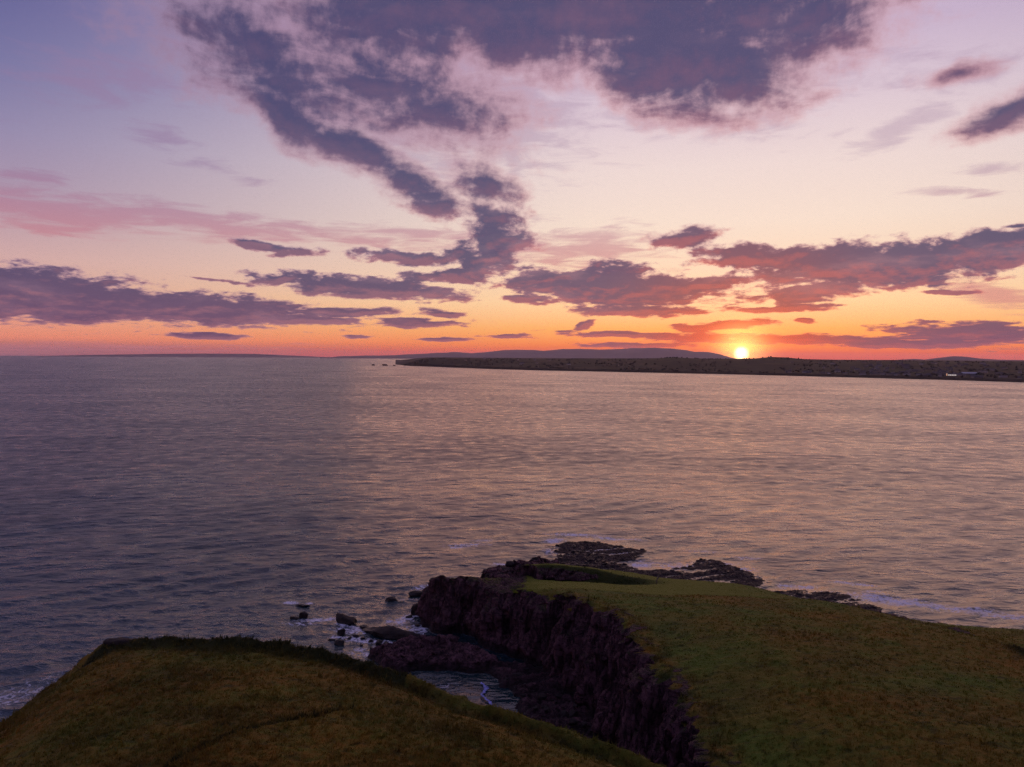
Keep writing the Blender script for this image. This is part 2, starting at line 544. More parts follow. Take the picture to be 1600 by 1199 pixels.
def tuft_material():
    m, g, b = material("grass_blades")
    p = position(g)
    rust, lush, dark, tone = (g.attr(k) for k in ("rust", "lush", "scrub_shade", "tone"))
    c = veg_colour(g, p, lush, rust, dark)
    c = g.mix(tone * 0.45, c, STRAW)
    g.put(b.inputs['Base Color'], c)
    b.inputs['Roughness'].default_value = 0.8
    set_spec(b, 0.2)
    tr = g.new('ShaderNodeBsdfTranslucent'); g.put(tr.inputs[0], c)
    mx = g.new('ShaderNodeMixShader'); mx.inputs[0].default_value = 0.3
    out = [n for n in g.nt.nodes if n.type == 'OUTPUT_MATERIAL'][0]
    g.nt.links.new(b.outputs[0], mx.inputs[1]); g.nt.links.new(tr.outputs[0], mx.inputs[2])
    g.nt.links.new(mx.outputs[0], out.inputs['Surface'])
    return m

def rock_material():
    m, g, b = material("wet_sandstone")
    p = position(g)
    _x, _y, pz = g.xyz(p)
    n1 = g.noise(p, 0.7, 8, 0.65, 0.3)
    c = g.mix(g.smooth(n1, 0.35, 0.65), (0.014, 0.010, 0.009), (0.036, 0.024, 0.018))
    c = g.mix(g.smooth(g.noise(p, 2.6, 6, 0.6), 0.60, 0.72) * 0.5, c, (0.075, 0.060, 0.028))
    wet = g.smooth(pz + (n1 - 0.5) * 1.5, 1.4, 0.3)
    c = g.mix(wet * 0.8, c, (0.010, 0.008, 0.007))
    g.put(b.inputs['Base Color'], c)
    g.put(b.inputs['Roughness'], g.linear(wet, 0, 1, 0.85, 0.35))
    set_spec(b, 0.3)
    bump(g, b, n1 * 1.2 + g.noise(p, 3.5, 7, 0.65) * 0.5, 0.9, 0.4)
    return m

def sea_material():
    m, g, b = material("sea_water")
    p = position(g)
    fo = g.attr("foam"); ro = g.attr("slope_rough"); ga = g.attr("gust")
    fn = g.noise(g.vmath('MULTIPLY', p, (1, 1, 0)), 0.7, 8, 0.70, 1.0)
    foam = g.smooth(fn + (fo - 0.88) * 0.26, 0.35, 0.52) * g.smooth(fo, 0.05, 0.35)
    px_, py_, _z = g.xyz(p)
    g.put(b.inputs['Base Color'], (0.010, 0.030, 0.036))
    lane = g.noise(g.mapping(p, rot=(0, 0, R(-35)), scale=(0.35, 1.0, 1.0)), 0.011, 4, 0.6, 0.4)
    patch = g.noise(p, 0.085, 5, 0.62, 0.3)
    g.put(b.inputs['Roughness'], ro * g.linear(patch, 0.3, 0.7, 0.55, 1.45) * g.linear(lane, 0.35, 0.65, 0.86, 1.14))
    b.inputs['IOR'].default_value = 1.5
    pr = g.mapping(p, rot=(0, 0, R(-18)), scale=(0.45, 1.0, 1.0))
    pr2 = g.mapping(p, rot=(0, 0, R(14)), scale=(0.6, 1.0, 1.0))
    far = g.linear(ro, 0.13, 0.30)
    h = g.noise(pr, 0.42, 3, 0.6, 0.4) * 0.75 + g.noise(pr2, 1.5, 3, 0.6, 0.4) * 0.20 + far * (g.noise(pr, 0.10, 3, 0.6, 0.3) * 2.2 + g.noise(pr2, 0.028, 3, 0.6, 0.3) * 4.5)
    bump(g, b, h * ga, 1.0, 1.0)
    fb = g.new('ShaderNodeBsdfDiffuse'); g.put(fb.inputs[0], (0.72, 0.71, 0.76))
    mx = g.new('ShaderNodeMixShader'); g.put(mx.inputs[0], foam * 0.95)
    out = [n for n in g.nt.nodes if n.type == 'OUTPUT_MATERIAL'][0]
    g.nt.links.new(b.outputs[0], mx.inputs[1]); g.nt.links.new(fb.outputs[0], mx.inputs[2])
    g.nt.links.new(mx.outputs[0], out.inputs['Surface'])
    return m

def plain(name, col, rough=0.8, emit=None, vary=0.0, scale=1.0):
    m, g, b = material(name)
    if vary:
        n = g.noise(position(g), scale, 5, 0.6)
        g.put(b.inputs['Base Color'], g.mix(g.smooth(n, 0.3, 0.7), tuple(c * (1 - vary) for c in col), tuple(c * (1 + vary) for c in col)))
    else:
        g.put(b.inputs['Base Color'], col)
    b.inputs['Roughness'].default_value = rough
    if emit:
        g.put(b.inputs['Emission Color'], emit[0]); b.inputs['Emission Strength'].default_value = emit[1]
    return m

def far_land_material():
    m, g, b = material("far_fields")
    p = position(g)
    v = g.new('ShaderNodeTexVoronoi'); v.inputs['Scale'].default_value = 0.0055
    g.put(v.inputs['Vector'], g.mapping(g.vmath('ADD', p, g.vmath('SCALE', g.noise(p, 0.004, 2, 0.5, color=True), 120.0)), scale=(1, 0.45, 1)))
    cr, cg_, cb = g.xyz(Sock(g, v.outputs['Color']))
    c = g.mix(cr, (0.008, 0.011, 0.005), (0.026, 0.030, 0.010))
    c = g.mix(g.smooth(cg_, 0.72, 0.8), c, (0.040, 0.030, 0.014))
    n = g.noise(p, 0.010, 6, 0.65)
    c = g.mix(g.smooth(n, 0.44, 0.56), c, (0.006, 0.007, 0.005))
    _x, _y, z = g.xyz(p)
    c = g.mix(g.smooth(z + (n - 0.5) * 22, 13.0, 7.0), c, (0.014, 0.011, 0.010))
    g.put(b.inputs['Base Color'], c)
    b.inputs['Roughness'].default_value = 0.95
    set_spec(b, 0.1)
    return m

M_LAND, M_TUFT, M_ROCK, M_SEA, M_FAR = land_material(), tuft_material(), rock_material(), sea_material(), far_land_material()
M_HILL = plain("hazy_hill", (0.105, 0.080, 0.100), 0.95, vary=0.2, scale=0.002)  # purple of the distant haze put into the hills' own colour

# ------------------------------------------------------------------ the headland: one height field, cut along the gully into two banks
OUTLINE = [(-96, 10), (-84, 60), (-74, 88), (-70, 104), (-67.5, 113), (-64, 117), (-58, 116), (-49, 112.5), (-34, 109.5), (-22, 104), (-13, 99),
           (-4.6, 92.5), (6.5, 88.6), (15, 83.6), (21.0, 79.4), (22.4, 75), (23.9, 79), (24.9, 88), (25.2, 98), (24.5, 107), (23.6, 119), (23.0, 130), (21.4, 143), (17, 151),
           (14, 160), (10.5, 169), (4, 173), (-2, 178), (-7, 185), (-11, 189), (-16.5, 188.5), (-19.3, 191.5), (-18.5, 197), (-13, 200), (-6, 199), (-1, 203), (5, 207), (9, 213),
           (15, 217), (24, 218.5), (33, 216.5), (43, 210), (55, 206), (65, 203), (73, 197), (80, 188), (90, 181), (104, 177), (120, 174), (140, 165), (162, 155),
           (190, 140), (215, 120), (215, 10)]
TOPS = [(-67.5, 112, 21), (-64, 117, 23), (-58, 116, 24), (-49, 112, 25.5), (-34, 109, 26), (-22, 103.5, 26), (-13.5, 97, 26), (-5.6, 90, 26), (2.5, 84.5, 25.6), (9, 79, 25.2),
        (14, 76, 24.6), (-70, 97, 18.5), (-76, 78, 17.5), (-60, 100, 25), (-45, 95, 27.5), (-30, 85, 29), (-10, 75, 28.5), (-62, 70, 24), (-30, 60, 31), (0, 55, 28), (-86, 45, 19), (-40, 20, 34),
        (20, 60, 24), (22.5, 80, 22.3), (23, 90, 22), (23, 107, 21), (23, 130, 20.3), (20, 145, 19.6), (17, 151, 19), (40, 60, 26), (40, 90, 24.5), (40, 115, 23.5), (60, 100, 23.5), (90, 95, 22), (120, 100, 19),
        (60, 130, 21.5), (85, 125, 20), (110, 130, 16), (45, 145, 19.8), (30, 152, 18.6), (62, 158, 16.6), (80, 158, 14.8), (100, 150, 13), (130, 130, 13),
        (33, 165, 16), (55, 172, 14.5), (78, 176, 10.5), (96, 172, 7.6), (116, 166, 7.8), (140, 155, 9), (165, 140, 8), (180, 110, 11),
        (12, 168, 16.2), (8, 181, 14.4), (20, 182, 13.0), (13, 196, 9.6), (32, 193, 9.8), (25, 204, 9.0), (42, 199, 9.6), (24, 217, 7.0), (43, 209, 7.0), (64, 201, 6.6), (73, 194, 6.6), (60, 190, 11),
        (2, 178, 13.8), (-6.6, 187, 12.6), (-18.6, 190, 11.6), (-23, 192, 10.5), (-10, 197, 10), (3, 200, 9.0)]

def thin_plate(ctrl, x, y):
    c = np.asarray(ctrl, dtype=np.float64)
    def U(r2):
        return np.where(r2 > 1e-9, r2 * np.log(r2 + 1e-12), 0.0)
    n = len(c)
    A = np.zeros((n + 3, n + 3))
    d2 = (c[:, None, 0] - c[None, :, 0]) ** 2 + (c[:, None, 1] - c[None, :, 1]) ** 2
    A[:n, :n] = U(d2) + np.eye(n) * 60.0
    A[:n, n] = 1; A[:n, n + 1:] = c[:, :2]; A[n, :n] = 1; A[n + 1:, :n] = c[:, :2].T
    w = np.linalg.solve(A, np.concatenate([c[:, 2], np.zeros(3)]))
    out = w[n] + w[n + 1] * x + w[n + 2] * y
    for i in range(n):
        out = out + w[i] * U((x - c[i, 0]) ** 2 + (y - c[i, 1]) ** 2)
    return out

SHELVES = [
    # outline, level, roughness, edge softness
    ([(14, 262), (15.5, 272), (19.6, 279), (33, 279.5), (44, 270), (51.5, 265), (46, 254), (39, 248), (46, 240), (56, 232), (30, 220), (8, 222), (9, 238), (14.8, 244)], 0.26, 0.55, 4.5),
    ([(45, 236), (51.2, 243), (60.1, 249), (64, 256), (74, 254), (78, 243), (83, 234), (79, 222), (66, 214), (50, 222)], 0.20, 0.55, 4.5),
    ([(76, 220), (91, 224), (103, 217), (106, 203), (98, 196), (84, 205)], 0.18, 0.50, 4.5),
    ([(30, 236), (48, 243), (60, 241), (72, 226), (80, 212), (66, 208), (50, 214), (30, 222)], 0.30, 0.5, 4.0),
    ([(-8, 230), (-2, 235), (7, 239), (16, 241), (20, 222), (10, 208), (0, 205), (-5, 214)], 3.2, 2.2, 4.0),
    ([(-10, 163), (-6, 167), (4, 166), (12, 156), (18, 138), (18, 110), (18, 92), (10, 98), (4, 116), (2, 132), (0, 141), (1, 151), (-4, 158)], 1.0, 0.9, 3.0),
    ([(-33, 169), (-25, 177), (-15, 176), (-6, 169), (0, 162), (-9, 161), (-20, 161.5), (-28, 160)], 2.4, 1.1, 2.6),
]
SCARP = [(9.5, 205), (18, 199.5), (28, 196), (37, 193.5), (42, 191.5)]
TERRACE = [(65.5, 168.6), (73.5, 157), (78.7, 148.4), (82.9, 137.8), (85.3, 126), (86, 116)]
TRAIL = [(-34, 62), (-33, 71), (-29, 78), (-24, 82), (-19, 86)]

STEP = 0.34
gx = np.arange(-104, 176, STEP); gy = np.arange(24, 286, STEP)
X, Y = np.meshgrid(gx, gy)
WX = X + 1.5 * fbm(X * 0.09, Y * 0.09, 1.0, 4) + 0.9 * perlin(X * 0.42, Y * 0.42, 9.0)
WY = Y + 1.5 * fbm(X * 0.09, Y * 0.09, 31.0, 4) + 0.9 * perlin(X * 0.42, Y * 0.42, 29.0)
D = poly_sdf(WX, WY, OUTLINE)
T = thin_plate(TOPS, X, Y)
T = T + 0.45 * fbm(X * 0.06, Y * 0.06, 4.0, 4) + 0.20 * fbm(X * 0.28, Y * 0.42, 7.0, 3) + np.where(Y > 162, 0.04, 0.16) * fbm(X * 0.75, Y * 1.0, 8.0, 2, ridged=True)
gully_y = np.interp(X, [-110, -60, -20, 4, 17, 21, 21.8], [185, 168, 136, 111, 88, 78, 20])
LEFT = (Y < gully_y) & (X < 21.8)
# a turf bank along the edge of the near field, with a hollow behind it
bank = np.where(LEFT & (X > -64), 1.0, 0.0) * sstep(X, -64, -56)
wob = 0.6 * perlin(X * 0.12, Y * 0.12, 3.0)
T = T + bank * ((0.95 + 0.55 * perlin(X * 0.4, Y * 0.4, 12.0)) * np.exp(-((D - 1.3 + wob) / 0.9) ** 2) - 0.35 * np.exp(-((D - 3.6 + wob) / 1.3) ** 2))
hump = np.exp(-(((X + 66) / 4.0) ** 2 + ((Y - 115.5) / 2.2) ** 2))
T = T + 1.5 * hump
# the old ditch and bank across the neck, fading to the east
ds, ts = line_dist(X, Y, SCARP)
side = np.where(Y > np.interp(X, [p[0] for p in SCARP], [p[1] for p in SCARP]), 1.0, -1.0)
taper = sstep(X, 44, 33) * sstep(X, -6, 3)
sd = ds * side
scarp_h = taper * (2.6 * sstep(X, 42, 12) + 0.6)
T = T + scarp_h * sstep(sd, -0.4, 3.0) * sstep(sd, 13, 4) - 0.4 * scarp_h * np.exp(-((sd + 1.2) / 1.6) ** 2)
dt, tt = line_dist(X, Y, TERRACE)
tside = np.where((X - 65.5) * (127 - 168.6) - (Y - 168.6) * (85.3 - 65.5) > 0, 1.0, -1.0)   # towards the viewer
T = T + 0.9 * sstep(dt * tside, -1.2, 1.2) * np.exp(-(dt / 14) ** 2) * sstep(tt, 0.0, 0.1) * sstep(tt, 1.0, 0.85)
dtr, _t = line_dist(X, Y, TRAIL)
T = T - 0.22 * np.exp(-(dtr / 0.35) ** 2)
dg_, _t = line_dist(X, Y, [(24, 169), (37, 168.4), (52, 167.3), (63, 166.6)])
T = T - 0.18 * np.exp(-(dg_ / 0.5) ** 2)

prom_t = sstep(X, 8, 0) * sstep(Y, 166, 174) * sstep(Y, 240, 228)
for bx, by, br, bh in [(-20, 190, 4.5, 1.6), (-12, 188, 4.0, 0.9), (-5, 184, 3.2, -1.0), (-0.5, 180, 3.0, -2.4), (4, 177, 2.5, -0.6), (-14, 195, 4.0, -1.5), (0, 192, 6.0, -2.2)]:
    T = T + bh * np.exp(-(((X - bx) ** 2 + (Y - by) ** 2) / br ** 2))
T = T + prom_t * (1.5 * fbm(X * 0.16, Y * 0.16, 33.0, 4) + 0.5 * fbm(X * 0.6, Y * 0.6, 36.0, 3, ridged=True))
# how far the ground falls outside the edge: sheer in the gully, sloping on the open shores
Wd = np.full(X.shape, 7.0)
Wd = np.where(LEFT, np.where(X < -60, 11.0, 5.0), Wd)
Wd = np.where((X > 28) & (Y > 150), 9.0, Wd)
Wd = np.where((X < 28) & (Y > 205), 6.0, Wd)
Wd = np.where((X < 6) & (Y > 172) & (Y < 205), 6.5, Wd)
rib = fbm(X * 0.085, Y * 0.085, 6.0, 3)
Dc = D + rib * 3.2 * sstep(-D, -0.5, 3.0) * sstep(D, -11, -6)
u = np.clip(-Dc / Wd, 0, 1)
prof = np.where(u < 0.25, 1 - 1.3 * u * u / 0.25 * 0.5, 0)     # rounded lip
prof = 1 - (0.35 * u ** 1.2 + 0.65 * sstep(u, 0.08, 0.92))
cliffy = sstep(u, 0.02, 0.2) * sstep(u, 1.0, 0.8)
H = -2.6 + (T + 2.6) * prof
# ledges: strata step the face
lay = 1.7
hs = H + 0.5 * fbm(X * 0.1, Y * 0.1, 2.0, 3)
q_ = hs / lay
stepd = (np.floor(q_) + sstep(q_ - np.floor(q_), 0.25, 0.75)) * lay
H = H + cliffy * 0.55 * (stepd - hs)
for poly, level, rough, soft in SHELVES:
    ws = 2.2 * fbm(X * 0.16, Y * 0.16, 11.0, 4)
    sdv = poly_sdf(X + ws, Y + 0.7 * ws, poly)
    m = sstep(sdv, -soft, soft * 0.8)
    bu, bw = 0.94 * X + 0.34 * Y, -0.34 * X + 0.94 * Y
    n = (fbm(bu * 0.07, bw * 0.30, 17.0, 4, 0.55) + 0.5 * fbm(X * 0.25, Y * 0.25, 27.0, 4, 0.6)) * 1.1 + 0.35 * fbm(X * 0.9, Y * 0.9, 23.0, 3, ridged=True) - 0.1
    hh = -2.6 + (level - 0.15 + 2.6) * m + (n * 1.7 + 0.55 * fbm(X * 0.55, Y * 0.8, 19.0, 3, ridged=True) - 0.18) * rough * m
    H = np.maximum(H, hh)
GX, GY = np.gradient(H, STEP)[1], np.gradient(H, STEP)[0]
slope = np.hypot(GX, GY)

rock = sstep(slope, 0.85, 1.5)
rock = np.maximum(rock, sstep(D, -1.5, -4.0) * np.where((X > 26) & (Y > 150), 0.0, 1.0))
rock = np.maximum(rock, sstep(H, 3.8, 2.6))
prom = sstep(X, 7, 1) * sstep(Y, 168, 176) * sstep(Y, 240, 230)
rock = np.maximum(rock, prom * np.clip(0.72 + 0.9 * fbm(X * 0.14, Y * 0.14, 41.0, 4), 0, 1))
rock = rock * np.where(LEFT & (D > -0.5), 0.0, 1.0)
lipc = sstep(D + 1.5 * fbm(X * 0.15, Y * 0.15, 57.0, 3), 5.0, 0.6) * np.where(LEFT, 0.0, 1.0) * sstep(Y, 172, 160) * sstep(X, 36, 26)
rock = np.maximum(rock, lipc * np.clip(0.22 + 1.5 * fbm(X * 0.25, Y * 0.25, 51.0, 4), 0, 1))
yl = np.interp(X, [10, 37, 52, 63, 110], [170.5, 168.4, 167.3, 166.8, 172])
north = sstep(Y - yl, -0.6, 0.6) * np.where(LEFT, 0, 1)
lush = 0.75 * north * sstep(X, 70, 48) * (1 - sstep(np.abs(sd), 3, 0) * taper)
lush = np.clip(lush + 0.25 * north + 0.45 * bank * sstep(X, -30, -12) * sstep(D, 3.0, 1.2), 0, 1)
r_n = fbm(X * 0.035, Y * 0.05, 61.0, 4)
rust = np.where(LEFT, 0.72 + 0.9 * r_n, (0.42 + 1.2 * r_n) * (1 - north) * sstep(X, 28, 44))
rust = np.clip(rust + 0.5 * np.where(LEFT, 0, 1) * sstep(X, 48, 85) * sstep(Y, 155, 115), 0, 1)
rust = np.clip(np.maximum(rust, lipc * np.clip(0.55 + 1.2 * fbm(X * 0.2, Y * 0.2, 58.0, 3), 0, 1)), 0, 1)
scrub_shade = np.exp(-((dt + 1.6 * perlin(X * 0.2, Y * 0.2, 71.0)) / 1.6) ** 2) * sstep(tt, 0, 0.05) * sstep(tt, 1, 0.9) * np.clip(0.65 + 1.2 * fbm(X * 0.15, Y * 0.15, 73.0, 3), 0, 1)
scrub_shade = np.maximum(scrub_shade, 0.85 * taper * sstep(sd, -2.2, -0.6) * sstep(sd, 3.4, 2.2))  # shadow on the scarp face put in as dark growth
scrub_shade = np.maximum(scrub_shade, 0.8 * bank * np.exp(-((D - 3.0 + wob) / 1.1) ** 2) * np.clip(0.6 + 0.9 * fbm(X * 0.1, Y * 0.1, 83.0, 3), 0, 1))  # shade of the hollow behind the bank put into the turf colour
scrub_shade = np.maximum(scrub_shade, np.where(LEFT & (X > -66) & (X < -14), 0.95, 0) * sstep(D, 4.4, 2.0) * sstep(D, -0.3, 0.8))  # shadowed rim of the near field painted as a dark band
scrub_shade = np.maximum(scrub_shade, np.where(LEFT, np.clip(0.18 + 0.6 * fbm(X * 0.08, Y * 0.1, 95.0, 3), 0.0, 0.55), 0.0))
scrub_shade = np.maximum(scrub_shade, 0.95 * np.exp(-(dtr / 0.45) ** 2))
scrub_shade = np.maximum(scrub_shade, 0.8 * lipc * np.clip(0.35 + 1.6 * fbm(X * 0.3, Y * 0.3, 91.0, 3), 0, 1))

# the steep ground is cut four times finer and pushed in and out along its own outward direction, so that it is broken rock and not a drape
VX, VY, VZ = X, Y, H
def broken(x, y, h, sl, ox, oy):
    cm = sstep(sl, 0.8, 1.7) * sstep(h, 1.0, 2.6)
    d = 2.6 * fbm(x * 0.11, y * 0.11, h * 0.13 + 100, 3)
    d += 0.85 * fbm(x * 0.36, y * 0.36, h * 0.14 + 130, 4, 0.55)
    d += 0.95 * fbm(x * 0.52, y * 0.52, h * 0.045 + 90, 3, 0.5, ridged=True)
    d += 0.40 * fbm(x * 0.95, y * 0.95, h * 0.8 + 7, 3, ridged=True)
    bed = h + 0.22 * x - 0.10 * y + 0.9 * perlin(x * 0.2, y * 0.2, h * 0.2)
    d += 0.50 * perlin(bed * 0.55, bed * 0.02 + 3.0, 2.0) + 0.30 * perlin(bed * 1.5, bed * 0.02, 5.0)
    cleft = fbm(x * 0.22, y * 0.22, h * 0.05 + 61, 2, ridged=True)
    d -= 1.8 * sstep(cleft, 0.55, 0.9)
    z = 0.35 * fbm(x * 0.8, y * 0.8, h * 0.8 + 5, 3)
    return x + cm * d * ox, y + cm * d * oy, h + cm * z

ny_, nx_ = X.shape
vid = np.arange(ny_ * nx_).reshape(ny_, nx_)
quads = np.stack([vid[:-1, :-1], vid[:-1, 1:], vid[1:, 1:], vid[1:, :-1]], -1).reshape(-1, 4)
hmax = np.maximum.reduce([H[:-1, :-1], H[:-1, 1:], H[1:, 1:], H[1:, :-1]]).ravel()
xm, ym = X[:-1, :-1].ravel(), Y[:-1, :-1].ravel()
keep = (hmax > -0.7) & (np.abs(xm) < 0.80 * ym + 22)
leftq = LEFT[:-1, :-1].ravel()
P_ALL = np.stack([VX.ravel(), VY.ravel(), VZ.ravel()], -1)
ATT = {"rock": rock.ravel(), "rust": rust.ravel(), "lush": lush.ravel(), "scrub_shade": scrub_shade.ravel()}
slmax = np.maximum.reduce([slope[:-1, :-1], slope[:-1, 1:], slope[1:, 1:], slope[1:, :-1]]).ravel()
steep = (slmax > 0.6) & (hmax > 1.2) & ~leftq
CUT = 3

def sub_mesh(name, mask, label):
    q = quads[mask & ~steep]
    used, inv = np.unique(q.ravel(), return_inverse=True)
    verts, faces = [P_ALL[used]], [inv.reshape(-1, 4)]
    att = {k: [a[used]] for k, a in ATT.items()}
    fs = np.nonzero(mask & steep)[0]
    fj, fi = fs // (nx_ - 1), fs % (nx_ - 1)
    W = (nx_ - 1) * CUT + 1
    a_, b_ = np.meshgrid(np.arange(CUT + 1), np.arange(CUT + 1), indexing='ij')
    key = ((fj[:, None, None] * CUT + a_) * W + fi[:, None, None] * CUT + b_)
    uk, kin = np.unique(key.ravel(), return_inverse=True)
    kin = kin.reshape(key.shape)
    lj, li = uk // W / CUT, uk % W / CUT
    j0, i0 = np.minimum(lj.astype(int), ny_ - 2), np.minimum(li.astype(int), nx_ - 2)
    tj, ti = lj - j0, li - i0
    def lerp(A):
        return (A[j0, i0] * (1 - ti) + A[j0, i0 + 1] * ti) * (1 - tj) + (A[j0 + 1, i0] * (1 - ti) + A[j0 + 1, i0 + 1] * ti) * tj
    sl = lerp(slope); gxx, gyy = lerp(GX), lerp(GY)
    gl = np.hypot(gxx, gyy) + 1e-6
    fx3, fy3, fz3 = broken(lerp(X), lerp(Y), lerp(H), sl, -gxx / gl, -gyy / gl)
    n0 = len(used)
    verts.append(np.stack([fx3, fy3, fz3], -1))
    faces.append(np.stack([kin[:, :-1, :-1], kin[:, :-1, 1:], kin[:, 1:, 1:], kin[:, 1:, :-1]], -1).reshape(-1, 4) + n0)
    for k in ATT:
        att[k].append(lerp({"rock": rock, "rust": rust, "lush": lush, "scrub_shade": scrub_shade}[k]))
    o = mesh_object(name, np.concatenate(verts), np.concatenate(faces), M_LAND, True, {k: np.concatenate(v) for k, v in att.items()})
    return tag(o, label, "headland", None, "structure")
sub_mesh("headland", keep & ~leftq, "grassy headland with sheer purple cliffs dropping into the gully and a low rocky tip")
sub_mesh("headland", keep & leftq, "rounded brown grass headland with a turf bank along its edge in front of the gully")

# ------------------------------------------------------------------ grass tufts
ok = keep & (rock.reshape(ny_, nx_)[:-1, :-1].ravel() < 0.45) & (hmax > 3.0)
cand = np.nonzero(ok)[0]
dist = np.hypot(xm[cand], ym[cand])
wgt = (1.0 / dist ** 1.6) * (0.6 + 2.0 * scrub_shade[:-1, :-1].ravel()[cand] + 0.5 * rust[:-1, :-1].ravel()[cand]) * (1 - 0.6 * lush[:-1, :-1].ravel()[cand])
wgt /= wgt.sum()
NT = 95000
pick = rng.choice(cand, NT, p=wgt)
q = quads[pick]
u1, v1 = rng.random(NT)[:, None], rng.random(NT)[:, None]
base = (P_ALL[q[:, 0]] * (1 - u1) + P_ALL[q[:, 1]] * u1) * (1 - v1) + (P_ALL[q[:, 3]] * (1 - u1) + P_ALL[q[:, 2]] * u1) * v1
t_att = {k: a[q[:, 0]] for k, a in ATT.items() if k != "rock"}
size = (0.20 + 0.22 * rng.random(NT) ** 2) * (1 + 0.45 * t_att["scrub_shade"]) * (1 - 0.45 * t_att["lush"])
size *= 0.7 + 0.9 * np.clip(fbm(base[:, 0] * 0.2, base[:, 1] * 0.2, 5.5, 3) + 0.4, 0, 1)
big = rng.random(NT) < 0.012 + 0.07 * t_att["scrub_shade"]
size = np.where(big, size * 1.7, size)
tone = np.where(big, 0.0, rng.random(NT) ** 2.2)
BL = 6
bv = np.zeros((NT, BL, 3, 3)); 
for k in range(BL):
    a = rng.random(NT) * 2 * np.pi
    off = (rng.random((NT, 2)) - 0.5) * 0.5
    wd = (0.035 + 0.045 * rng.random(NT)) * np.where(big, 2.0, 1.0)
    ln = size * (0.6 + 0.6 * rng.random(NT))
    lean = 0.35 + 0.6 * rng.random(NT)
    ca, sa = np.cos(a), np.sin(a)
    b0 = base.copy(); b0[:, :2] += off; b0[:, 2] -= 0.05
    bv[:, k, 0] = b0 + np.stack([-sa * wd, ca * wd, 0 * wd], -1)
    bv[:, k, 1] = b0 + np.stack([sa * wd, -ca * wd, 0 * wd], -1)
    bv[:, k, 2] = b0 + np.stack([ca * ln * lean + 0.1 * ln, sa * ln * lean, ln], -1)
vv = bv.reshape(-1, 3)
ff = np.arange(len(vv)).reshape(-1, 3)
ta = {k: np.repeat(a, BL * 3) for k, a in t_att.items()}
ta["tone"] = np.repeat(tone, BL * 3)
grass = mesh_object("grass", vv, ff, M_TUFT, False, ta)
tag(grass, "rough brown and olive grass covering both headlands", "grass", None, "stuff")

# ------------------------------------------------------------------ the sea: a sum of wind waves on a disc that gets coarser outwards
FOAM = [  # x, y, half length, half width, turn, strength
    (-62.3, 206.3, 2.6, 1.2, 0, 1.0),
    (-57.2, 205.9, 1.6, 1.0, 0, 0.8),
    (-49.8, 193.3, 7, 1.5, 12, 0.95),
    (-54.8, 189.9, 6, 1.4, 0, 0.6),
    (-43.5, 190.1, 3, 1.6, -30, 1.0),
    (-40.5, 185.6, 6, 3, -10, 0.75),
    (-33.4, 178.1, 7, 1.6, -15, 1.0),
    (-37.6, 179.3, 6, 2.0, -10, 0.8),
    (-43.5, 180.9, 2, 1.2, 0, 0.9),
    (-31.4, 171.5, 8, 4, -15, 0.6),
    (-28.1, 174.6, 4, 1.5, 0, 0.7),
    (-27.1, 195.1, 4, 5, -40, 0.7),
    (-23.9, 185.9, 3, 6, -20, 0.7),
    (-29.0, 190.3, 6, 3, -30, 0.6),
    (-30.6, 209.6, 4, 1.2, 0, 0.5),
    (-26.8, 220.9, 4, 2.0, 40, 0.6),
    (-16.3, 271.3, 10, 4, 10, 0.55),
    (-19.6, 267.5, 4, 2, 0, 0.75),
    (-10.6, 278.1, 6, 1.6, 8, 0.6),
    (25.6, 288.0, 14, 2.5, -5, 0.8),
    (16.2, 278.7, 5, 4, 40, 0.9),
    (39.9, 282.2, 12, 2.2, -12, 0.8),
    (-4.0, 246.2, 3, 2, 0, 0.8),
    (14.2, 262.9, 3, 5, 20, 0.6),
    (46.2, 248.7, 8, 4, 0, 0.5),
    (69.8, 264.1, 9, 2, -5, 0.5),
    (83.4, 255.9, 6, 3, 0, 0.5),
    (106.1, 227.1, 8, 1.6, -15, 0.8),
    (110.1, 211.5, 14, 5, -25, 0.85),
    (117.3, 207.7, 16, 3, -20, 0.8),
    (126.0, 204.1, 18, 3, -18, 0.7),
    (133.5, 199.1, 14, 2.5, -18, 0.65),
    (108.1, 219.0, 5, 1.5, -10, 0.6),
    (30.6, 265.0, 9, 4, 0, 0.55),  # from here, shelf pools: foam that also paints their sky glints
    (23.0, 258.0, 6, 3, 0, 0.5),
    (39.1, 260.0, 6, 4, -30, 0.7),
    (56.3, 245.1, 9, 5, 0, 0.55),
    (69.9, 247.6, 9, 4, 0, 0.6),
    (76.8, 241.7, 6, 3, 0, 0.6),
    (88.5, 223.0, 8, 3, 0, 0.6),
    (43.5, 245.6, 5, 3, 0, 0.8),
    (85.3, 224.8, 4, 2, 0, 0.7),
    (95.2, 215.8, 8, 3, 0, 0.8),
    (-103.1, 146.3, 20, 6, 60, 0.4),
    (-13.3, 154.1, 3, 2, 0, 0.35),
    (-13.0, 171.8, 2, 1, 0, 0.5),
]
